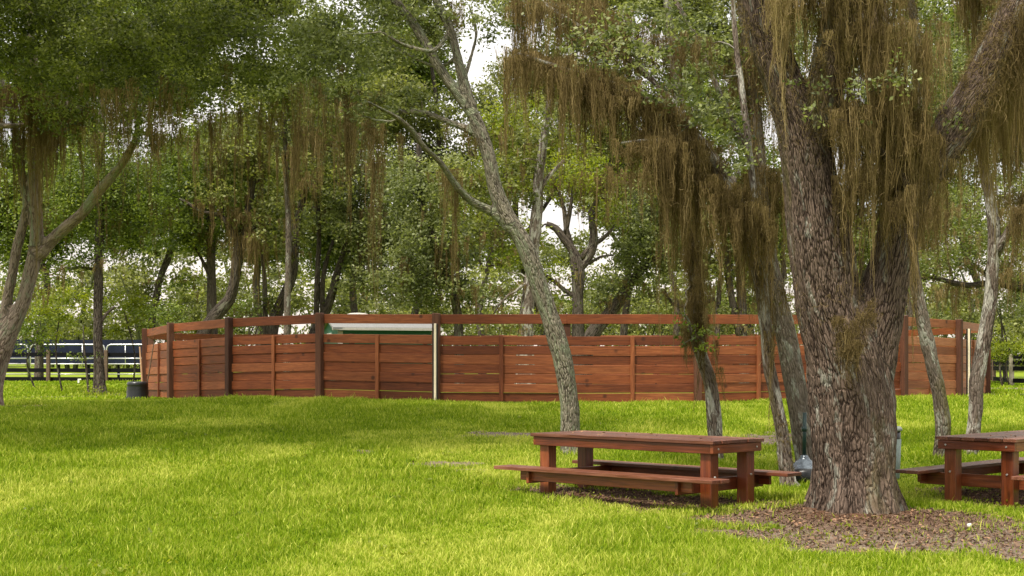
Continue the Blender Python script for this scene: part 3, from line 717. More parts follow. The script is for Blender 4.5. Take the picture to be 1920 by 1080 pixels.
slim4 = Tree('pale_slim_oak', 16.6, [
    [(1480, 925, 17), (1474, 880, 14), (1466, 810, 12), (1453, 740, 11), (1441, 680, 11), (1437, 620, 12), (1430, 560, 12.5), (1420, 500, 14), (1408, 440, 15), (1385, 385, 15), (1352, 330, 14), (1318, 275, 13), (1278, 232, 12), (1235, 198, 11), (1190, 178, 10), (1145, 160, 8), (1090, 140, 6), (1030, 120, 4), (970, 100, 3)],
    [(1395, 400, 9), (1370, 400, 7), (1335, 350, 6, .3), (1300, 330, 5, .5), (1260, 320, 4, .7), (1215, 290, 3, .9)],
    [(1300, 255, 8), (1260, 190, 6, .2), (1200, 130, 5, .4), (1120, 70, 4, .6), (1040, 20, 3, .8), (990, -20, 2, 1)],
    [(1165, 268, 2, -.3), (1215, 264, 4, -.3), (1262, 270, 6, -.2), (1300, 290, 6, 0), (1330, 310, 6, 0)],
    [(1430, 540, 8), (1420, 440, 7, .3), (1410, 330, 6, .5), (1395, 200, 6, .6), (1380, 80, 5, .8), (1370, -60, 4, 1)],
    ], 'pale blotchy trunk arching over to the left with a long curtain of hanging moss', 'bark_white', 'leaf_sage', seed=12, step=.1, seg=20)
topf = lerpf((950, 95), (1030, 120), (1100, 140), (1145, 155), (1190, 172), (1235, 195), (1278, 230), (1318, 272), (1352, 325), (1400, 400), (1440, 480))
curtain(slim4, 955, 1110, topf, lerpf((955, 340), (975, 250), (1000, 250), (1012, 400), (1040, 280), (1080, 330), (1110, 300)), 16.9, 50, 22, .05, jy=16)
curtain(slim4, 1090, 1330, topf, lerpf((1090, 330), (1150, 320), (1200, 340), (1250, 380), (1330, 430)), 16.6, 92, 22, .06)
curtain(slim4, 960, 1130, 0, 220, 17.4, 40, 16, .05)
curtain(slim4, 1080, 1330, lerpf((1080, 20), (1330, 90)), lerpf((1080, 170), (1330, 260)), 17.2, 46, 16, .06)
curtain(slim4, 1180, 1300, 268, lerpf((1180, 330), (1230, 400), (1260, 520), (1300, 480)), 16.4, 44, 24, .06)
curtain(slim4, 1240, 1280, 300, 545, 16.35, 14, 26, .05)
curtain(slim4, 1320, 1440, lerpf((1320, 300), (1440, 440)), lerpf((1320, 470), (1380, 560), (1440, 570)), 16.4, 60, 24, .06)
slim4.coat(0, .33, .95, 1700, .28); slim4.coat(0, .05, .16, 160, .12, tb=.3)
slim4.hang([(1444, 620, 790, 16.45), (1446, 560, 700, 16.5), (1440, 500, 600, 16.5), (1474, 540, 640, 16.6)], 22, .03, .009, tb=.4)
slim4.clumps([(1180, 70, 120, 60, .9, 16.6), (1250, 165, 80, 50, .6, 15.9), (1180, 120, 80, 34, .4, 15.9), (1300, 220, 40, 34, .7, 15.9), (1380, 300, 30, 50, .5, 16.0), (1130, 110, 90, 50, .55, 16.6), (1310, 110, 60, 100, .6, 17.4), (1040, 30, 80, 40, .45, 17.4), (1350, 210, 40, 70, .5, 16.9), (1390, 250, 30, 60, .4, 16.7), (1220, 20, 110, 40, .9, 17.6), (960, 30, 50, 50, .35, 17.5)], .06, .034, .11, 26)
slim4.clumps([(1150, -200, 260, 100, 1.0, 18)], .2, .11, .4, 60)
slim4.finish(True, .009, 60)

tree5 = Tree('oak_tree', 18.2, [
    [(1518, 893, 25), (1512, 850, 21), (1500, 780, 20), (1490, 720, 20), (1478, 650, 20), (1463, 585, 19), (1450, 525, 17), (1440, 470, 15), (1430, 400, 14), (1422, 300, 13), (1415, 200, 12), (1400, 80, 11), (1390, -40, 10), (1380, -200, 7)],
    [(1425, 330, 8), (1380, 240, 6, .4), (1330, 130, 5, .8), (1300, 60, 5, 1), (1265, 0, 4, 1.2)]],
    'dark lichen-flecked trunk leaning behind the left edge of the massive oak', 'bark_grey', 'leaf_sage', seed=15, step=.1, seg=24)
tree5.coat(0, .42, .9, 1300, .35); tree5.coat(0, .3, .36, 90, .15, tb=.7)
curtain(tree5, 1370, 1470, 120, lerpf((1370, 300), (1470, 330)), 18.4, 26, 20, .08)
curtain(tree5, 1400, 1480, 330, lerpf((1400, 520), (1480, 600)), 18.4, 24, 22, .07)
tree5.clumps([(1505, 60, 50, 90, 1.2, 18.6), (1320, 60, 80, 60, .9), (1370, 150, 60, 80, .6), (1300, 200, 50, 60, .6), (1340, 300, 60, 40, .5), (1440, 560, 16, 16, .3)], .065, .036, .12, 28)
tree5.clumps([(1400, -220, 220, 100, .9, 19)], .2, .11, .4, 60)
tree5.finish(True, .01, 36)

tree6 = Tree('oak_tree', 19.4, [
    [(1765, 872, 17), (1767, 830, 14), (1768, 790, 14), (1757, 720, 13.5), (1745, 670, 13), (1734, 620, 13), (1724, 570, 12), (1714, 510, 11), (1712, 440, 10), (1720, 370, 10), (1728, 250, 9), (1722, 100, 8), (1700, -50, 7), (1690, -200, 5)]],
    'slender dark brown trunk bowed left, standing behind the corner of the table at right', 'bark_grey', 'leaf_sage', seed=19, step=.1, seg=20)
tree6.hang([(1713, 500, 660, 19.3), (1710, 430, 560, 19.3)], 18, .02, .009, tb=.5)
curtain(tree6, 1690, 1760, 380, lerpf((1690, 560), (1760, 520)), 19.5, 24, 20, .07)
tree6.coat(0, .45, .8, 900, .3)
tree6.clumps([(1700, 40, 60, 60, .3), (1760, 130, 70, 60, .35), (1790, 60, 60, 60, .3), (1720, 330, 50, 50, .4, 20.5)], .065, .036, .12, 28)
tree6.clumps([(1720, -220, 220, 100, .9, 19)], .2, .11, .4, 60)
tree6.finish(True, .01, 30)

tree7 = Tree('oak_tree', 19.8, [
    [(1821, 868, 17), (1823, 830, 14), (1829, 770, 13), (1831, 715, 13), (1843, 650, 13), (1855, 580, 12), (1862, 500, 11.5), (1863, 430, 11.5), (1856, 370, 10.5), (1845, 310, 9.5), (1841, 250, 9), (1848, 180, 8), (1838, 80, 7), (1830, -20, 6), (1830, -180, 5)],
    [(1868, 480, 8), (1885, 445, 8, -.1), (1903, 415, 8, -.2), (1930, 385, 7, -.3), (1980, 320, 6, -.5), (2020, 200, 4, -.6)]],
    'mottled grey trunk forking at right, standing behind the middle of the cut-off table', 'bark_white', 'leaf_green', seed=23, step=.1, seg=20)
curtain(tree7, 1850, 1960, 200, lerpf((1850, 330), (1890, 440), (1960, 520)), 19.6, 50, 22, .08)
curtain(tree7, 1888, 1950, 380, 600, 19.4, 16, 20, .06)
tree7.coat(0, .5, .95, 900, .3)
tree7.clumps([(1880, 130, 60, 90, .6), (1850, 40, 60, 60, .5), (1900, 250, 40, 60, .4)], .065, .036, .12, 28)
tree7.clumps([(1900, -220, 200, 100, .9, 19)], .2, .11, .4, 60)
tree7.finish(True, .01, 30)

# ---- left foreground tree
left = Tree('live_oak', 29.0, [
    [(-16, 775, 28), (-14, 745, 19), (-9, 700, 19), (2, 660, 20), (18, 620, 18), (42, 570, 13.5), (56, 520, 14), (66, 470, 14), (69, 430, 12), (66, 380, 12), (64, 320, 12), (72, 260, 11), (70, 180, 9), (60, 80, 8), (50, -40, 7), (40, -200, 5)],
    [(-2, 655, 14), (8, 590, 10), (20, 530, 9.5), (31, 470, 9.5), (43, 420, 9), (50, 380, 8), (42, 340, 8), (34, 270, 7), (20, 200, 6), (0, 140, 5)],
    [(74, 478, 14), (95, 452, 12), (125, 425, 11, -.2), (158, 395, 10.5, -.4), (188, 355, 10, -.7), (218, 322, 9, -1), (240, 290, 8, -1.4), (256, 255, 7, -1.8), (262, 215, 6, -2.3), (300, 150, 5, -3), (380, 90, 4.5, -4), (480, 50, 3, -5)],
    [(72, 300, 8), (110, 260, 7), (125, 200, 6, .5), (160, 120, 5, 1)],
    [(66, 180, 6, -1), (60, 148, 6, -1.5), (110, 143, 5, -2), (160, 160, 4.5, -2.4), (200, 185, 3.5, -2.8), (225, 205, 2, -3)],
    [(-20, 236, 7, -1), (20, 236, 6, -1), (60, 233, 5, -.5)],
    ], 'pinkish forked tree at left edge of the lawn with a limb reaching right', 'bark_pink', 'leaf_dark', seed=31, step=.15, remesh=.035)
left.lumpd = .02
curtain(left, 52, 100, lerpf((52, 150), (100, 220)), lerpf((52, 400), (85, 470), (100, 440)), 28.2, 34, 24, .1, .017)
curtain(left, -30, 60, 180, 400, 28.6, 26, 20, .12, .017)
curtain(left, 100, 270, 180, lerpf((100, 330), (135, 400), (190, 330), (270, 320)), 27.5, 30, 16, .09, .016)
left.clumps([(60, 50, 170, 85, 3.0, 26), (210, 130, 160, 70, 2.4, 25.5), (330, 230, 110, 50, 1.2, 26), (640, 230, 60, 40, .8, 22), (70, 160, 130, 60, 1.0, 26.5), (290, 50, 150, 80, 2.0, 24.5), (430, 60, 140, 80, 2.0, 23.5), (380, 160, 130, 60, 1.3, 24), (560, 90, 120, 80, 1.6, 22.5), (500, 170, 110, 50, .9, 23), (150, 220, 130, 50, .8, 27), (20, 280, 60, 70, .6, 28.5), (650, 60, 80, 80, 1.2, 22)], .085, .038, .2, 46)
left.clumps([(-520, -330, 420, 120, 4, 18.5), (-480, -360, 420, 120, 4, 21.5), (-60, -330, 400, 120, 3.8, 18.5), (360, -340, 380, 120, 3.6, 18.8), (150, -420, 460, 120, 3.4, 20.5), (60, -260, 420, 130, 1.2, 28), (100, -190, 340, 120, 1.3, 25), (480, -230, 320, 120, 1.4, 22), (520, -180, 300, 100, 1.2, 26), (150, -300, 420, 120, 1.6, 22), (-200, -150, 300, 200, 2, 25), (-200, 100, 150, 200, 1.2, 28), (-160, 380, 80, 90, .8, 29)], .2, .11, .4, 60)  # out-of-view foliage; the overhead clumps are added to shade the mid lawn
for _ in range(60):
    x = random.uniform(150, 560); y0 = random.uniform(150, 280) - (x - 150) * .12; left.hang([(x, y0, y0 + random.uniform(50, 200), 24.5 - (x - 150) * .004)], 11, .045, .014)
left.finish(True, .014, 90)

# ------------------------------------------------------------------ trees beyond the pen
def bg(name, Y, paths, regs, label, bark='bark_dark', lm='leaf_far', L=.13, W=.075, csz=.34, per=60, moss=(), group='trees beyond the round pen', maxb=26, mw=.024):
    t = Tree(name, Y, paths, label, bark, lm, group, seg=8, seed=random.randint(0, 90), step=.3)
    for r_ in regs:
        for _ in range(3): moss = tuple(moss) + ((r_[0] + random.uniform(-.8, .8) * r_[2], r_[1] + random.uniform(-.2, .6) * r_[3], r_[1] + r_[3] * random.uniform(.7, 1.7), 2, 8),)
    t.cov = 1.45; t.clumps(regs, L, W, csz, per)
    for m in moss: t.hang([(m[0] + random.uniform(-m[4], m[4]), m[1] + random.uniform(-10, 10), m[2] + random.uniform(-25, 10), Y + random.uniform(-1, .5)) for _ in range(m[3])], 14, .13, mw)
    t.finish(True, .03, maxb); return t

bg('oak_tree', 44, [[(188, 742, 16), (187, 720, 11), (184, 650, 9), (184, 560, 9), (186, 450, 8.5), (188, 360, 8), (190, 240, 6), (190, 100, 4)], [(187, 610, 3), (198, 590, 3), (215, 575, 2)]],
   [(190, 330, 110, 90, 1.5), (110, 380, 80, 70, 1.2), (260, 390, 70, 60, 1.3), (200, 470, 70, 40, .7), (120, 500, 60, 40, .5), (60, 540, 50, 40, .4)], 'straight dark trunk standing beyond the lawn between the left tree and the pen', lm='leaf_green', L=.1, W=.055, group=None,
   moss=[(240, 250, 330, 6, 60)])
bg('oak_tree', 47, [[(400, 650, 11), (397, 580, 9), (396, 500, 9), (394, 430, 8), (392, 340, 6)], [(395, 520, 4), (370, 470, 3), (350, 440, 2)]],
   [(390, 330, 120, 90, 1.8), (330, 430, 80, 60, 1.3), (400, 440, 60, 40, .8), (340, 520, 60, 30, .35)], 'straight dark trunk left of the curved one above the pen rail', lm='leaf_green')
bg('oak_tree', 45, [[(366, 680, 16), (380, 632, 15), (404, 592, 13), (430, 560, 11), (441, 520, 10), (447, 470, 11), (458, 430, 9), (468, 380, 7), (480, 300, 5)], [(446, 460, 7), (430, 425, 6), (410, 402, 4), (380, 398, 3.5), (350, 380, 3), (335, 372, 2)], [(456, 450, 5), (478, 425, 4), (500, 400, 3)]],
   [(470, 290, 100, 80, 1.8), (500, 420, 70, 50, .8), (420, 360, 60, 40, .8)], 'brown shaggy trunk with an S-bend, left of the middle above the pen rail', 'bark_dark', 'leaf_far',
   moss=[(450, 400, 500, 16, 30), (480, 440, 560, 8, 30), (370, 380, 440, 7, 40), (420, 260, 400, 10, 60)])
bg('oak_tree', 49, [[(505, 660, 14), (512, 610, 12), (530, 560, 10), (546, 520, 9), (553, 470, 8), (556, 420, 7), (566, 380, 6), (580, 300, 4)], [(500, 650, 6), (497, 580, 5), (496, 520, 4), (490, 470, 3)]],
   [(560, 290, 100, 90, 1.8), (520, 460, 60, 50, .7), (480, 570, 50, 35, .45)], 'dark leaning trunk with a thinner stem on its left, above the pen rail')
bg('oak_tree', 42, [[(538, 640, 6), (539, 560, 6), (541, 470, 5.5), (540, 400, 5), (537, 330, 5), (532, 200, 4)]],
   [(540, 200, 110, 90, 1.6), (600, 330, 50, 50, .8)], 'thin pale grey stem crossing in front of the dark leaning trunk', 'bark_grey', moss=[(540, 280, 400, 8, 20), (600, 250, 360, 8, 30)])
bg('oak_tree', 50, [[(580, 670, 14), (592, 620, 12), (608, 590, 9), (620, 560, 8), (630, 520, 7), (645, 470, 5), (660, 400, 4)], [(592, 615, 6), (594, 560, 5.5), (596, 500, 5), (598, 440, 4.5), (594, 360, 4)], [(606, 600, 5), (604, 540, 5), (612, 490, 4), (625, 450, 3)]],
   [(690, 380, 90, 80, 1.8), (740, 450, 100, 80, 2.0), (700, 520, 80, 50, 1.3), (600, 400, 60, 50, .9), (620, 260, 90, 70, 1.5)], 'clump of three thin stems rising behind the left end of the shed', lm='leaf_sage',
   moss=[(615, 220, 350, 12, 18), (650, 200, 370, 10, 16), (700, 300, 520, 6, 8), (690, 440, 560, 7, 20)])
bg('oak_tree', 46, [[(862, 660, 9), (855, 570, 8), (825, 480, 7), (790, 380, 6), (785, 250, 5)]],
   [(790, 350, 90, 80, 1.6), (820, 470, 90, 70, 1.9), (770, 540, 90, 40, 1.5), (850, 540, 60, 45, 1.2), (900, 560, 40, 30, .7)], 'dense sage green tree rising right behind the shed roof', lm='leaf_sage',
   moss=[(850, 450, 560, 6, 12), (790, 480, 560, 8, 60)])
bg('oak_tree', 42, [[(984, 660, 17), (986, 610, 15), (990, 555, 12), (998, 500, 11), (1003, 440, 11), (1008, 380, 10), (1012, 320, 9), (1022, 250, 7), (1035, 150, 5)], [(1010, 360, 5), (1030, 330, 4), (1058, 300, 3)]],
   [(960, 330, 70, 60, .9), (900, 430, 50, 60, .9), (1010, 250, 80, 60, .9), (940, 530, 50, 40, .45), (950, 600, 50, 30, .6), (860, 330, 50, 50, .8)], 'pale speckled trunk seen just beside the leaning trunk above the pen rail', 'bark_white', 'leaf_far')
bg('oak_tree', 46, [[(1084, 660, 13), (1083, 600, 11), (1083, 545, 11), (1084, 500, 13), (1074, 470, 9), (1058, 448, 8), (1042, 428, 6), (1024, 420, 5)], [(1074, 470, 6), (1062, 430, 5), (1058, 395, 4), (1048, 360, 3)], [(1084, 505, 9), (1102, 488, 8), (1112, 460, 8), (1113, 430, 7), (1108, 400, 5), (1122, 370, 4)], [(1090, 485, 6), (1108, 462, 5), (1130, 448, 4), (1148, 430, 3)], [(1060, 440, 5), (1068, 400, 4), (1072, 370, 3)], [(1083, 560, 5), (1060, 545, 4), (1030, 520, 3), (1010, 510, 2)], [(1104, 495, 3), (1125, 482, 2.5), (1150, 478, 1.5)]],
   [(1080, 330, 80, 50, .7), (1130, 380, 50, 50, .5), (1050, 520, 50, 30, .7), (1030, 560, 40, 40, .35), (1000, 450, 40, 40, .3)], 'twisted dark oak with antler-like limbs against the white sky', 'bark_dark', 'leaf_yellow', L=.1, W=.06,
   moss=[(1110, 330, 430, 10, 40), (1160, 320, 430, 8, 30)])
bg('oak_tree', 48, [[(1092, 680, 16), (1110, 630, 14), (1140, 590, 12), (1166, 555, 11), (1185, 525, 9), (1210, 500, 7), (1250, 470, 5)], [(1245, 545, 3), (1262, 570, 3), (1288, 575, 4), (1310, 572, 4), (1340, 560, 4)]],
   [(1215, 450, 85, 60, 2.1), (1180, 400, 70, 50, 1.4), (1160, 520, 60, 30, .9), (1220, 540, 60, 30, .7), (1130, 560, 50, 35, .5)], 'thick dark limb slanting right out of a sage green crown, middle right', 'bark_dark', 'leaf_sage',
   moss=[(1190, 330, 420, 9, 40)])
bg('oak_tree', 47, [[(1396, 660, 9), (1393, 600, 8), (1388, 520, 8), (1380, 440, 7), (1375, 330, 5)], [(1390, 640, 7), (1376, 580, 7), (1366, 520, 6), (1358, 440, 5)], [(1345, 650, 5), (1346, 580, 5), (1350, 520, 4), (1352, 470, 3)]],
   [(1350, 400, 80, 80, 1.6), (1400, 500, 50, 50, .9), (1330, 480, 40, 60, .9), (1370, 600, 60, 26, 1.0), (1250, 330, 60, 60, .7)], 'cluster of dark stems between the two blotchy slim trunks', lm='leaf_far', moss=[(1385, 420, 580, 12, 40)])
bg('oak_tree', 34, [[(1990, 720, 20), (1985, 640, 18), (1975, 570, 16), (1940, 545, 10), (1900, 535, 8), (1860, 530, 7), (1820, 535, 6), (1785, 530, 5), (1750, 520, 4), (1715, 525, 2.5)], [(1975, 575, 10), (1960, 450, 9), (1940, 300, 7)], [(1860, 530, 4), (1830, 500, 3, .5), (1780, 480, 3, 1)]],
   [(1780, 490, 70, 32, 1.1), (1840, 440, 70, 40, 1.0), (1900, 480, 50, 60, 1.0), (1730, 500, 40, 30, .8), (1900, 360, 60, 60, .8), (1790, 380, 60, 40, .8)], 'dark horizontal limb with small leaf sprays reaching in from the right', 'bark_dark', 'leaf_dark', L=.09, W=.05,
   moss=[(1790, 530, 640, 5, 12), (1760, 540, 600, 4, 14), (1820, 540, 590, 4, 12), (1890, 500, 590, 8, 30)], group=None, mw=.018)


# fill-in crowns that close the view between the main trunks
bg('oak_tree', 54, [[(905, 660, 7), (900, 580, 6), (915, 500, 5), (935, 400, 4), (950, 300, 3)], [(912, 520, 3), (890, 470, 2.4), (875, 440, 2)]],
   [(940, 330, 70, 60, 1.5), (880, 400, 60, 60, 1.2), (1010, 290, 70, 50, 1.5), (930, 480, 60, 40, .6), (960, 230, 60, 40, 1.3), (1060, 280, 60, 40, 1.2)], 'slender crooked tree left of the pale speckled trunk', lm='leaf_yellow')
bg('oak_tree', 57, [[(1265, 660, 7), (1270, 580, 6), (1255, 500, 5), (1230, 400, 4), (1200, 300, 3)]],
   [(1130, 250, 90, 60, 1.6), (1220, 300, 80, 60, 1.6), (1090, 170, 80, 60, 1.4), (1260, 420, 50, 60, 1.1), (1160, 330, 60, 50, 1.2), (1290, 540, 60, 26, .6), (1220, 590, 50, 22, .5)], 'crooked tree behind the hanging moss curtain', lm='leaf_far')
bg('oak_tree', 52, [[(1700, 660, 7), (1705, 580, 6), (1690, 500, 5), (1700, 380, 4), (1730, 250, 3)]],
   [(1760, 120, 90, 70, 1.1), (1820, 230, 80, 60, 1.3), (1740, 300, 70, 60, 1.2), (1800, 400, 60, 50, 1.1), (1720, 430, 50, 50, .9), (1890, 150, 60, 70, 1.0), (1900, 300, 60, 60, 1.0), (1690, 560, 40, 30, .5)], 'pale green tree seen between the massive oak and the slender dark brown trunk', lm='leaf_sage', moss=[(1740, 400, 560, 10, 30), (1840, 380, 520, 10, 40)])
bg('oak_tree', 56, [[(1460, 660, 7), (1455, 580, 6), (1470, 500, 5), (1440, 380, 4)]],
   [(1440, 330, 70, 60, 1.2), (1430, 450, 50, 60, 1.2), (1400, 560, 50, 40, .9), (1340, 300, 70, 60, 1.2), (1380, 200, 70, 60, 1.1), (1300, 180, 60, 60, 1.0)], 'green tree filling the gap left of the massive oak', lm='leaf_green')
# rows of broad crowns further back
back = [(62, 90, 'broad crown at the far left, behind the left tree'), (66, 300, 'broad crown behind the straight dark trunk'), (60, 480, 'broad crown above the S-bend trunk'),
        (68, 660, 'broad crown above the clump of three stems'), (60, 800, 'broad crown left of the leaning trunk'), (72, 985, 'broad thin crown right of the leaning trunk top'),
        (64, 1180, 'broad crown behind the moss curtain'), (70, 1390, 'broad crown behind the pale arching trunk'), (62, 1620, 'broad thin crown behind the massive oak'), (70, 1830, 'broad thin crown at far right')]
covs = [4.6, 4.8, 4.6, 4.4, 3.0, 2.2, 3.6, 3.0, 2.0, 2.0]
for (Y, x, lab), cv in zip(back, covs):
    j = random.uniform(-20, 20); top = -90
    t = Tree('background_tree', Y, [[(x + j * 2.2, 660, 8), (x + j * 1.7, 600, 7), (x + j * .2, 530, 6.5), (x + random.uniform(-35, 35), 430, 6), (x + random.uniform(-30, 30), 250, 4), (x, 60, 3)], [(x + j * .3, 480, 4), (x - 60, 400, 3), (x - 100, 320, 2)], [(x, 440, 4), (x + 60, 350, 3), (x + 90, 280, 2)]],
             lab + ', standing far beyond the pen', 'bark_dark', random.choice(['leaf_far', 'leaf_far', 'leaf_green']), 'background trees', seg=6, seed=random.randint(0, 99), step=.6)
    regs = []
    for k in range(17):
        px = x + random.uniform(-110, 110); py = random.uniform(-40, 470)
        if abs(px - 905) < 50 and abs(py - 120) < 90: continue
        regs.append((px, py, random.uniform(50, 90), random.uniform(38, 62), cv * random.uniform(.6, 1.3), Y + random.uniform(-2, 2)))
    t.clumps(regs, .17, .10, .5, 60); t.finish(True, .05, 20)

# low scrub and saplings that break up the pale gap under the crowns
def bush(name, cat, Y, px, py, rx, ry, cov, label, lm, L=.1, W=.06, stems=3, group=None):
    gx = (px - 960) / F * Y; g = zf(gx, Y); pyb = HY + (HC - g) * F / Y
    t = Tree(name, Y, [[(px + random.uniform(-8, 8), pyb, 1.8), (px + random.uniform(-12, 12), (pyb + py) / 2, 1.5), (px + random.uniform(-rx, rx) * .6, py - ry * .1, 1.0)] for _ in range(stems)], label, 'bark_dark', lm, group, cat=cat, seg=5, seed=3, step=.3, flare=1.1)
    t.clumps([(px, py, rx, ry, cov, Y), (px + rx * .4, py - ry * .5, rx * .5, ry * .5, cov, Y), (px - rx * .5, py - ry * .4, rx * .5, ry * .5, cov * .8, Y + .5)], L, W, .22, 40); t.finish(True, .012, 14); return t
US = 'young trees under the tall crowns'
bush('sapling', 'sapling', 47, 110, 590, 70, 60, .75, 'yellow green sapling left of the straight dark trunk', 'leaf_yellow', stems=1, group=US)
bush('sapling', 'sapling', 45.5, 245, 590, 55, 50, .8, 'yellow green sapling between the straight dark trunk and the pen end', 'leaf_yellow', stems=1, group=US)
bush('sapling', 'sapling', 50, 60, 620, 50, 50, 1.0, 'dark green sapling right behind the left tree trunk', 'leaf_green', stems=1, group=US)
bush('sapling', 'sapling', 52, 310, 600, 50, 40, .8, 'dark green sapling over the left end of the pen', 'leaf_green', stems=1, group=US)
bush('sapling', 'sapling', 53, 470, 590, 50, 34, .6, 'green sapling under the S-bend trunk', 'leaf_green', group=US)
bush('sapling', 'sapling', 60, 1010, 610, 50, 28, .6, 'thin sapling low behind the leaning trunk', 'leaf_far', group=US)
bush('sapling', 'sapling', 60, 1230, 605, 60, 26, .5, 'thin sapling under the slanting dark limb', 'leaf_far', group=US)
bush('sapling', 'sapling', 55, 1730, 610, 60, 30, .9, 'grey green sapling behind the right end of the pen', 'leaf_sage', group=US)
bush('sapling', 'sapling', 56, 1880, 570, 60, 50, .9, 'grey green sapling at the right edge above the black fence', 'leaf_sage', group=US)
bush('shrub', 'shrub', 50, 1885, 655, 45, 22, 1.5, 'low yellow green shrub above the black fence at right', 'leaf_yellow')
bush('shrub', 'shrub', 43, 170, 738, 20, 7, 1.2, 'weedy tuft at the foot of the straight dark trunk', 'leaf_yellow', .08, .04)

# a far wood seen only as broken foliage
def far_wood():
    mb = MB(); n = 0
    for k in range(330):
        Y = random.uniform(95, 125); X = random.uniform(-.42, .42) * Y; z = random.uniform(1.5, 14) if k % 2 else random.uniform(1.2, 7)
        if z > 7 and random.random() < .2: continue
        p, t, cc = crown_pts(X, Y, z + 1, random.uniform(1.6, 3.2), 2, random.uniform(.9, 2), 700, .6, 50)
        leaves(mb, p, .3, .18, t)
    for k in range(46):
        Y = random.uniform(95, 125); X = random.uniform(-.42, .42) * Y; h = random.uniform(6, 12); w1 = random.uniform(-1.2, 1.2)
        sp = spline([[X, Y, .8, .2], [X + w1 * .4, Y, h * .4, .15], [X + w1 * 1.4, Y, h * .7, .11], [X + w1 * 2 + random.uniform(-1, 1), Y, h, .04]], .8)
        mb.tube(sp[:, :3], sp[:, 3], 5, t=.05)
    tag(mb.build('distant_woodland', M['leaf_far']), 'broken green woodland far behind everything, pale sky showing through it', 'woodland', None, 'stuff')
far_wood()

# ------------------------------------------------------------------ round pen fence
PC = (1.47, 40.8); PR = 11.8
def phi_of(px):
    """angle on the near arc that projects to column px"""
    a = np.linspace(-1.42, 1.42, 4000); X = PC[0] + PR * np.sin(a); Y = PC[1] - PR * np.cos(a)
    s = 960 + F * X / Y; i = s.argmax(); j = s.argmin(); a, s = a[j:i], s[j:i]
    return float(np.interp(px, s, a))
def ring(phi, r=PR): return np.array([PC[0] + r * math.sin(phi), PC[1] - r * math.cos(phi)])
fence = empty('round_pen_fence', (*ring(0), zf(*ring(0))), 'curved reddish brown board fence with a raised top rail round the riding pen', 'fence')
ppx = [273, 325, 434, 603, 820, 1063, 1306, 1530, 1690, 1793]
phis = [phi_of(x) for x in ppx] + [1.30]
FH = 1.86
phis_hidden = list(np.arange(1.30 + .25, 2 * math.pi + phis[0] - .12, .25))
allphi = phis + phis_hidden
def top_at(phi): 
    x, y = ring(phi); return zf(x, y) + FH
random.seed(21)
for i, ph in enumerate(allphi):
    front = i < len(phis)
    x, y = ring(ph, PR + (.07 if i != 5 else -.09)); g = zf(x, y); tz = g + FH + (.02 if i != 5 else 0)
    mb = MB(); out = np.array([math.sin(ph), -math.cos(ph), 0])
    mb.beam((x, y, g - .1), (x, y, tz), .15, .15, up=out, ch=.012)
    po = mb.build('post', M['post'], fence)
    # bay from this post to the next
    ph2 = allphi[(i + 1) % len(allphi)]
    if i == len(allphi) - 1: ph2 += 2 * math.pi
    a2 = ring(ph, PR); b2 = ring(ph2, PR)
    za, zb = zf(*a2), zf(*b2)
    d = (b2 - a2) / np.linalg.norm(b2 - a2); nrm = np.array([d[1], -d[0], 0.0])
    side = i >= 8 or i == 0
    mt = M['fence_side'] if (8 <= i <= 10) else M['fence']
    mb = MB(); z = .015
    nb = 7
    for k in range(nb):
        hgt = .195 if i not in (4, 5, 6) else .188; off = random.choice([0, .003, .008, .016, .026, .034]); sag = random.uniform(-.004, .004)
        gapv = .002 if k < 1 else random.choice([.010, .014, .018]) if i in (4, 5, 6) else random.choice([.004, .008, .014, .02]) if k in (3, 5) else random.choice([.003, .005, .009])
        halves = ((0, 1),) if random.random() < .35 or not front else ((0, .497), (.503, 1))
        for (s0, s1) in halves:
            o2 = off + random.uniform(-.003, .003)
            pa = a2 + (b2 - a2) * s0; pb = a2 + (b2 - a2) * s1
            q0 = np.array([pa[0], pa[1], za + (zb - za) * s0 + z + hgt / 2]) + nrm * o2
            q1 = np.array([pb[0], pb[1], za + (zb - za) * s1 + z + hgt / 2 + sag]) + nrm * o2
            mb.beam(q0, q1, .038, hgt - .004, ch=.005)
        z += hgt + gapv
    mb.build('board_panel', mt, fence)
    ptop = z
    # top rail
    r0 = np.array([a2[0], a2[1], za + FH - .105]); r1 = np.array([b2[0], b2[1], zb + FH - .105])
    ro = .10 * (1 if i in (4, 5) else 0)
    if i == 4: r0 = r0 + nrm * .0; r1 = r1 + nrm * .0
    mb = MB(); mb.beam(r0, r1, .038, .2, ch=.005); mb.build('top_rail', mt, fence)
    if front:
        m0 = (a2 + b2) / 2; mz = (za + zb) / 2
        if i == 0: m0 = a2 + (b2 - a2) * .55
        q = np.array([m0[0], m0[1], 0]) + nrm * .062
        mb = MB(); mb.beam((q[0], q[1], mz + .03), (q[0], q[1], mz + ptop - .01), .085, .045, up=nrm, ch=.006); mb.build('batten', mt, fence)
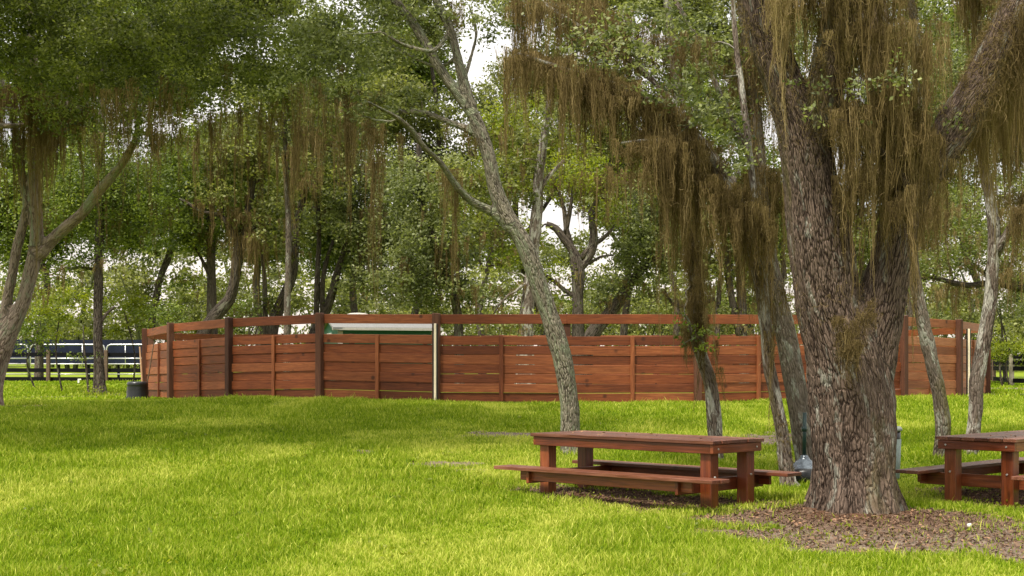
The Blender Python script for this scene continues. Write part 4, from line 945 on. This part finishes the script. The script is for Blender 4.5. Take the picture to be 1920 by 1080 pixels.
# cream conduits with black caps standing against two posts
for px, i in ((821, 4), (1803, 9)):
    ph = phi_of(px) if i == 4 else phi_of(1802); x, y = ring(ph, PR + .19); g = zf(x, y)
    mb = MB(); mb.beam((x, y, g - .05), (x, y, g + FH - .2), .05, .03, up=(0, -1, 0), ch=.01)
    st = mb.build('conduit', M['cream'], fence); st['label'] = 'cream pipe fixed upright to a post'
    mb = MB(); mb.beam((x, y + .022, g - .05), (x, y + .022, g + FH - .2), .11, .02, up=(0, -1, 0)); mb.build('backing_strip', M['blackplastic'], st)
    mb = MB(); mb.beam((x, y, g + FH - .2), (x, y, g + FH - .11), .12, .10, ch=.015); mb.build('cap', M['blackplastic'], st)
    mb = MB(); mb.beam((x, y, g + FH - .085), (x, y, g + FH + .01), .12, .10, ch=.02); mb.build('cap_top', M['blackplastic'], st)
    mb = MB(); mb.beam((x, y, g + FH - .11), (x, y, g + FH - .085), .135, .115, ch=.004); mb.build('collar', M['white'], st)

# ------------------------------------------------------------------ sand inside the pen, shed
Ysh = 56.0
def shed():
    def W(px, Y=Ysh): return (px - 960) / F * Y
    def Zz(py, Y=Ysh): return HC - (py - HY) / F * Y
    x0, x1 = W(634), W(812); g = zf(x0, Ysh)
    root = empty('garden_shed', ((x0 + x1) / 2, Ysh, g), 'dark green shed with white trim and grey roof behind the pen', 'shed')
    ez = Zz(614.5); rz = Zz(591); dp = 3.4; xl, yl = x0 - .9, Ysh + 2.9
    # front wall and receding left gable wall
    A = np.array([x0, Ysh]); B = np.array([x1, Ysh + 1.2]); n = np.array([-(B - A)[1], (B - A)[0]]); n = n / np.linalg.norm(n); C = B + n * dp; D = A + n * dp
    D2 = D; C2 = C
    mb = MB(); v = [(A[0], A[1], g), (B[0], B[1], g), (C2[0], C2[1], g), (D2[0], D2[1], g), (A[0], A[1], ez), (B[0], B[1], ez), (C2[0], C2[1], ez), (D2[0], D2[1], ez)]
    m1 = (A + D2) / 2; m2 = (B + C2) / 2; v += [(m1[0], m1[1], rz - .05), (m2[0], m2[1], rz - .05)]
    mb.add(v, [(0, 1, 5, 4), (1, 2, 6, 5), (2, 3, 7, 6), (3, 0, 4, 7)]); mb.f.append(np.array([[4, 8, 7], [5, 6, 9]])); mb.build('wall', M['siding'], root)
    u = (B - A) / np.linalg.norm(B - A)
    mb = MB()
    for (P0, P1) in ((A, B), (D2, C2)):
        a = P0 - u * .25; b = P1 + u * .25; o = (P0 - (m1 if P0 is A else m1)); o = o / np.linalg.norm(o) * .22
        r1 = m1 - u * .25; r2 = m2 + u * .25
        mb.add([(a[0] + o[0], a[1] + o[1], ez + .02), (b[0] + o[0], b[1] + o[1], ez + .02), (r2[0], r2[1], rz), (r1[0], r1[1], rz),
                (a[0] + o[0], a[1] + o[1], ez - .06), (b[0] + o[0], b[1] + o[1], ez - .06), (r2[0], r2[1], rz - .08), (r1[0], r1[1], rz - .08)],
               [(0, 1, 2, 3), (7, 6, 5, 4), (0, 4, 5, 1), (1, 5, 6, 2), (3, 7, 4, 0)])
    rf = mb.build('roof', M['shroof'], root)
    c = (m1 * .72 + m2 * .28); mb = MB(); mb.lathe((c[0], c[1], rz - .1), [(.62, 0), (.62, .1), (.5, .2), (.3, .26), (.0, .28)], 20); mb.build('roof_vent', M['trim'], rf)
    mb = MB(); o = np.array([u[1], -u[0]]) * .27
    mb.beam((A[0] + o[0] - u[0] * .3, A[1] + o[1], ez - .05), (B[0] + o[0] + u[0] * .3, B[1] + o[1], ez - .05), .04, .10); mb.build('fascia', M['trim'], root)
    for q in (A, B):
        mb = MB(); oo = np.array([u[1], -u[0]]) * .025; s = u * (.09 if q is A else -.09)
        mb.beam((q[0] + oo[0] + s[0], q[1] + oo[1], g), (q[0] + oo[0] + s[0], q[1] + oo[1], ez - .14), .2, .04, up=(0, -1, 0)); mb.build('corner_trim', M['trim'], root)
    q = A * .45 + D2 * .55; dn = (D2 - A) / np.linalg.norm(D2 - A); nn = np.array([-dn[1], dn[0]]); nn = nn if nn[1] < 0 else -nn
    mb = MB(); mb.beam((q[0] + nn[0] * .03 - dn[0] * .5, q[1] + nn[1] * .03 - dn[1] * .5, Zz(628)), (q[0] + nn[0] * .03 + dn[0] * .5, q[1] + nn[1] * .03 + dn[1] * .5, Zz(628)), .05, .22); mb.build('window_trim', M['trim'], root)
shed()

# ------------------------------------------------------------------ picnic tables
TW, TL, ZT, ZB, LB, BO, BW = .936, 2.588, .748, .374, 3.085, .674, .30
def picnic(x, y, an, label):
    g = zf(x, y)
    root = empty('picnic_table', (x, y, g), label, 'picnic table', 'reddish brown picnic tables by the massive oak')
    c, s = math.cos(an), math.sin(an)
    def T(u, v, z): return (x + c * u - s * v, y + s * u + c * v, z)
    e = []
    # tabletop of six planks
    mb = MB(); n = 6; w = TW / n
    for k in range(n):
        v = -TW / 2 + w * (k + .5); r = random.uniform(-.006, .006)
        mb.beam(T(-TL / 2 + r, v, ZT - .02), T(TL / 2 + r, v, ZT - .02 + random.uniform(-.002, .002)), w - .006, .038)
    mb.build('tabletop', M['table_top'], root)
    zl = ZT - .04
    for v in (-TW / 2 + .045, TW / 2 - .045):
        mb = MB(); mb.beam(T(-TL / 2 + .06, v, zl - .05), T(TL / 2 - .06, v, zl - .05), .04, .098); mb.build('apron', M['table'], root)
    for u in (-TL / 2 + .04, TL / 2 - .04):
        mb = MB(); mb.beam(T(u, -TW / 2 + .026, zl - .05), T(u, TW / 2 - .026, zl - .05), .04, .096); ap = mb.build('apron', M['table'], root)
        for v in (-TW / 2 + .12, TW / 2 - .12):
            mb = MB(); sg = 1 if u > 0 else -1
            mb.tube([T(u + sg * .018, v, zl - .05), T(u + sg * .028, v, zl - .05)], [.012, .009], 10); mb.build('bolt', M['bolt'], ap)
    for u in (-TL / 2 + .15, TL / 2 - .15):
        for v in (-TW / 2 + .14, TW / 2 - .14):
            mb = MB(); p = T(u, v, 0); gz = zf(p[0], p[1])
            mb.beam((p[0], p[1], gz - .08), (p[0], p[1], ZT - .042), .14, .14, up=(c, s, 0), ch=.008); lg = mb.build('leg', M['table'], root)
            mb = MB(); sg = 1 if u > 0 else -1; q0 = T(u + sg * .068, v, .36); q1 = T(u + sg * .082, v, .36); mb.tube([q0, q1], [.013, .009], 10); mb.build('bolt', M['bolt'], lg)
        # cross beams carrying the benches
        for du in ((.09,) if u < 0 else (-.09,)):
            mb = MB(); mb.beam(T(u + du, -BO - BW / 2 + .05, ZB - .11), T(u + du, BO + BW / 2 - .05, ZB - .11), .038, .138); mb.build('cross_beam', M['table'], root)
    for sg in (-1, 1):
        mb = MB()
        for k in range(2):
            v = sg * BO + (k - .5) * (BW / 2)
            mb.beam(T(-LB / 2 + random.uniform(-.01, .01), v, ZB - .02), T(LB / 2 + random.uniform(-.01, .01), v, ZB - .02 + random.uniform(-.002, .002)), BW / 2 - .006, .038)
        mb.build('bench_seat', M['table_top'], root)
        mb = MB(); mb.beam(T(-LB / 2 + .33, sg * (BO + .03), ZB - .095), T(LB / 2 - .33, sg * (BO + .03), ZB - .095), .04, .11); mb.build('bench_beam', M['table'], root)
    mb = MB(); mb.beam(T(-TL / 2 + .25, 0, ZB - .11), T(TL / 2 - .25, 0, ZB - .11), .04, .09)
picnic(*TABLES[0], 'reddish brown picnic table standing whole in front of the leaning trunk')
picnic(*TABLES[1], 'dark topped picnic table cut off at the right edge, beyond the massive oak')

# ------------------------------------------------------------------ parasol stand, bin, tub, sticks
x, y = P(1508, 0, 17.0)[:2]; g = zf(x, y)
r = empty('parasol_base', (x, y, g), 'dark parasol stand with a silver cone and upright pole, left of the massive oak', 'parasol base')
mb = MB(); mb.lathe((x, y, g), [(.0, .0), (.25, .0), (.265, .03), (.265, .13), (.24, .17), (.20, .18), (.0, .185)], 32); mb.build('weight', M['blackplastic'], r, True)
mb = MB(); mb.lathe((x, y, g), [(.245, .14), (.24, .155), (.15, .215), (.07, .28), (.04, .33), (.0, .33)], 28); mb.build('cone', M['silver'], r, False)
mb = MB(); mb.tube([(x, y, g + .3), (x + .005, y, g + .85)], [.024, .024], 14); mb.tube([(x, y, g + .62), (x, y, g + .68)], [.034, .034], 14); mb.build('pole', M['darkgreen'], r, True)

x, y = P(1673, 0, 17.2)[:2]; g = zf(x, y)
r = empty('litter_bin', (x, y, g), 'grey green litter bin half hidden behind the massive oak trunk', 'litter bin')
mb = MB(); mb.lathe((x, y, g), [(.0, 0), (.085, 0), (.09, .02), (.108, .50), (.0, .50)], 28); mb.build('body', M['bin'], r, True)
mb = MB(); mb.lathe((x, y, g), [(.10, .50), (.10, .60), (.0, .60)], 28); mb.build('opening_band', M['blackplastic'], r, True)
mb = MB(); mb.lathe((x, y, g), [(.10, .60), (.118, .60), (.12, .63), (.10, .655), (.0, .665)], 28); mb.build('lid', M['binlid'], r, True)

x, y = P(258, 0, 35.2)[:2]; g = zf(x, y)
r = empty('tub', (x, y, g), 'black ribbed tub sitting upside down against the left end of the pen', 'tub')
mb = MB(); prof = [(.0, .46), (.23, .455), (.26, .42), (.265, .36), (.255, .34), (.27, .3), (.26, .25), (.275, .2), (.27, .1), (.285, .06), (.285, -.03)]
mb.lathe((x, y, g), prof, 28); mb.build('shell', M['blackplastic'], r, True)
mb = MB(); mb.tube([(x + .29 * math.cos(q), y + .29 * math.sin(q), g + .03) for q in np.linspace(0, 6.283, 33)], [.018] * 33, 6); mb.build('rim', M['blackplastic'], r, True)

for (xa, ya, xb, yb, Y, rr, lab, mt) in ((268, 735, 262, 650, 36.2, .028, 'pale upright stake leaning on the outer post at the pen left end', 'stick'), (270, 735, 289, 640, 36.0, .018, 'thin brown stick slanting across the first boards of the pen', 'oldpost')):
    a = P(xa, ya, Y); b = P(xb, yb, Y); a[2] = zf(a[0], a[1]) - .02
    mb = MB(); mb.tube(spline([[*a, rr], [*((a + b) / 2 + np.array([.01, 0, 0])), rr * .9], [*b, rr * .7]], .2)[:, :3], spline([[*a, rr], [*((a + b) / 2), rr * .9], [*b, rr * .7]], .2)[:, 3], 7, lump=.1)
    tag(mb.build('wooden_stake', M[mt]), lab, 'stake')
# two thin stems left of the straight dark trunk
for (xa, xb, lab) in ((167, 158, 'thin dark stem left of the straight trunk, leaning left'), (176, 178, 'thin dark stem close beside the straight trunk')):
    t = Tree('thin_stem', 43.2, [[(xa, 742, 2.4), ((xa + xb) / 2, 700, 2.2), (xb, 655, 1.8), (xb - 2, 610, 1)]], lab, 'bark_dark', 'leaf_green', None, seg=6, step=.2, flare=1.1); t.clumps([(xb - 14, 668, 18, 10, .5)], .08, .045, .12, 14); t.finish(True, .006, 6)
# white marker tag
p = P(147, 728, 56); g = zf(p[0], p[1]); r = empty('ground_marker', (p[0], p[1], g), 'small white marker in the grass before the black fence at left', 'marker')
mb = MB(); mb.beam((p[0], p[1], g - .02), (p[0] + .01, p[1], g + .16), .07, .02, up=(0, -1, 0)); mb.build('stake', M['white'], r)
mb = MB(); mb.beam((p[0] - .02, p[1], g + .16), (p[0] + .11, p[1], g + .165), .03, .05); mb.build('head', M['white'], r)
# white scrap near oak
p = P(1818, 990, 13.0); g = zf(p[0], p[1]); mb = MB(); mb.beam((p[0] - .02, p[1], g + .03), (p[0] + .018, p[1] + .01, g + .036), .02, .028); tag(mb.build('paper_scrap', M['white']), 'tiny white scrap in the grass right of the massive oak', 'scrap')

# ------------------------------------------------------------------ black board fences far left and right
def black_fence(pts, Y0, heights, label, postmats, fname='board_fence', boards=(.22, .50, .78, 1.2), bh=.13):
    a, b = np.array(pts[0]), np.array(pts[-1]); g = zf(*a)
    root = empty(fname, (a[0], a[1], g), label, 'fence')
    for i, p in enumerate(pts):
        gz = zf(*p); mb = MB(); h = heights
        mb.beam((p[0], p[1] - .09, gz - .1), (p[0], p[1] - .09, gz + h), .16, .14, up=(0, -1, 0), ch=.02); mb.build('post', M[postmats[i % len(postmats)]], root)
    for k, z in enumerate(boards):
        for i in range(len(pts) - 1):
            p, q = pts[i], pts[i + 1]
            mb = MB(); mb.beam((p[0], p[1], zf(*p) + z), (q[0], q[1], zf(*q) + z), .03, bh); mb.build('board', M['blackwood'], root)
    return root
pl = [((x - 960) / F * 60.0, 60.0) for x in (-130, -20, 92, 200, 312, 420)]
black_fence(pl, 60, 1.38, 'black horizontal board fence with brown posts at far left', ['oldpost'], boards=(.12, .5, 1.18), bh=.17)
pr = [((x - 960) / F * Y, Y) for x, Y in ((1790, 62), (1862, 60), (1895, 51), (1990, 48))]
black_fence(pr, 60, 1.15, 'black horizontal board fence at the far right edge', ['oldpost', 'oldpost', 'greypost', 'greypost'], boards=(.18, .62, .84, 1.06), bh=.16)
# pale tube corral panels beyond the left fence
def corral(x0, x1, Y, label):
    X0, X1 = (x0 - 960) / F * Y, (x1 - 960) / F * Y; g = zf((X0 + X1) / 2, Y); s = F / Y
    root = empty('corral_panel', ((X0 + X1) / 2, Y, g), label, 'corral panel', 'tube corral panels')
    def z(py): return HC - (py - HY) / s
    zt = z(646); rr = .034
    pts = [(X0, Y, z(706)), (X0, Y, zt - .2), (X0 + .06, Y, zt - .06), (X0 + .2, Y, zt), (X1 - .2, Y, zt), (X1 - .06, Y, zt - .06), (X1, Y, zt - .2), (X1, Y, z(706))]
    mb = MB(); mb.tube(pts, [rr] * len(pts), 8); mb.build('frame', M['galv'], root, True)
    for py in (672, 682.5, 692 if x0 < 40 else 701.5, 701.5):
        mb = MB(); mb.tube([(X0, Y, z(py)), (X1, Y, z(py))], [rr * .85] * 2, 8); mb.build('tube_rail', M['galv'], root, True)
    for f_ in (.35, .7):
        xx = X0 + (X1 - X0) * f_; mb = MB(); mb.tube([(xx, Y, zt), (xx, Y, z(690))], [rr * .6] * 2, 6); mb.build('brace', M['galv'], root, True)
corral(-90, 52, 72, 'leftmost white tube corral panel beyond the black fence')
corral(57, 196, 72, 'white tube corral panel between the left tree and the straight trunk')
corral(200, 300, 72, 'white tube corral panel hidden behind the straight trunk')
# dark blue windscreen behind the corral
def screen():
    Y = 76; s = F / Y
    z = lambda py: HC - (py - HY) / s
    r = empty('windscreen', ((60 - 960) / s, Y, zf(-26, Y)), 'long dark navy windscreen stretched behind the corral panels', 'windscreen')
    xs = np.linspace(-60, 275, 40); mb = MB(); v = []
    for yy in (0, .04):
        for py in (637, 661, 681):
            for x in xs: v.append(((x - 960) / s, Y + yy + .02 * math.sin(x * .21), z(py)))
    n = len(xs); f = [(k * n + i, k * n + i + 1, (k + 1) * n + i + 1, (k + 1) * n + i) for k in (0, 1) for i in range(n - 1)]
    f += [((k + 1) * n + i, (k + 1) * n + i + 1, k * n + i + 1, k * n + i) for k in (3, 4) for i in range(n - 1)]
    f += [(i, i + 3 * n, i + 1 + 3 * n, i + 1) for i in range(n - 1)]
    mb.add(v, f); mb.build('cloth', M['blue'], r, False)
    for x in range(-60, 280, 56):
        X = (x - 960) / s; mb = MB(); mb.beam((X, Y + .25, zf(X, Y) - .1), (X, Y + .2, z(646)), .12, .12, up=(0, -1, 0)); mb.build('post', M['blackwood'], r)
screen()

# ------------------------------------------------------------------ light, sky, camera
SUN_EL, SUN_AZ = math.radians(60), math.radians(222)     # azimuth measured clockwise from +Y
w = bpy.data.worlds.new('World'); S.world = w; w.use_nodes = True; nt = w.node_tree; nt.nodes.clear()
out = nt.nodes.new('ShaderNodeOutputWorld')
sky = nt.nodes.new('ShaderNodeTexSky'); sky.sky_type = 'NISHITA'; sky.sun_disc = False; sky.sun_elevation = SUN_EL; sky.sun_rotation = SUN_AZ; sky.dust_density = 2.5; sky.air_density = 1.2
b1 = nt.nodes.new('ShaderNodeBackground'); b1.inputs[1].default_value = .10; nt.links.new(sky.outputs[0], b1.inputs[0])
tc = nt.nodes.new('ShaderNodeTexCoord'); cl = nz(nt, mapping(nt, tc.outputs['Generated'], (1, 1, 3)), 3.2, 6, .55)
sp = nt.nodes.new('ShaderNodeSeparateXYZ'); nt.links.new(tc.outputs['Generated'], sp.inputs[0])
cc = ramp(nt, sp.outputs[2], [(.0, (1.0, .86, .74)), (.12, (1.0, .95, .91)), (.35, (1.0, .98, .96))])
b2 = nt.nodes.new('ShaderNodeBackground'); nt.links.new(ramp(nt, sp.outputs[2], [(0, .58), (.3, .68), (.75, 1.05), (1, 1.25)]), b2.inputs[1]); nt.links.new(cc, b2.inputs[0])
mx = nt.nodes.new('ShaderNodeMixShader'); nt.links.new(ramp(nt, cl, [(.3, .55), (.5, .97)]), mx.inputs[0]); nt.links.new(b1.outputs[0], mx.inputs[1]); nt.links.new(b2.outputs[0], mx.inputs[2])
nt.links.new(mx.outputs[0], out.inputs[0])
ld = bpy.data.lights.new('sun', 'SUN'); ld.energy = 3.4; ld.angle = math.radians(7); ld.color = (1, .93, .82)
lo = bpy.data.objects.new('sun', ld); COL.objects.link(lo)
dv = Vector((math.sin(SUN_AZ) * math.cos(SUN_EL), math.cos(SUN_AZ) * math.cos(SUN_EL), math.sin(SUN_EL)))
lo.rotation_euler = dv.to_track_quat('Z', 'Y').to_euler()

cd = bpy.data.cameras.new('camera'); cd.sensor_width = 36; cd.lens = F / 1920 * 36; cd.shift_y = (HY - 540) / 1920; cd.clip_end = 4000
co = bpy.data.objects.new('camera', cd); COL.objects.link(co); co.location = (0, 0, HC); co.rotation_euler = (math.radians(90), 0, 0)
S.camera = co
vs = S.view_settings; vs.view_transform = 'Standard'; vs.look = 'None'; vs.exposure = 1.05; vs.gamma = 1
S.cycles.max_bounces = 6; S.cycles.diffuse_bounces = 3; S.cycles.transmission_bounces = 4; S.cycles.use_denoising = True
print('leaves', LEAFN[0])
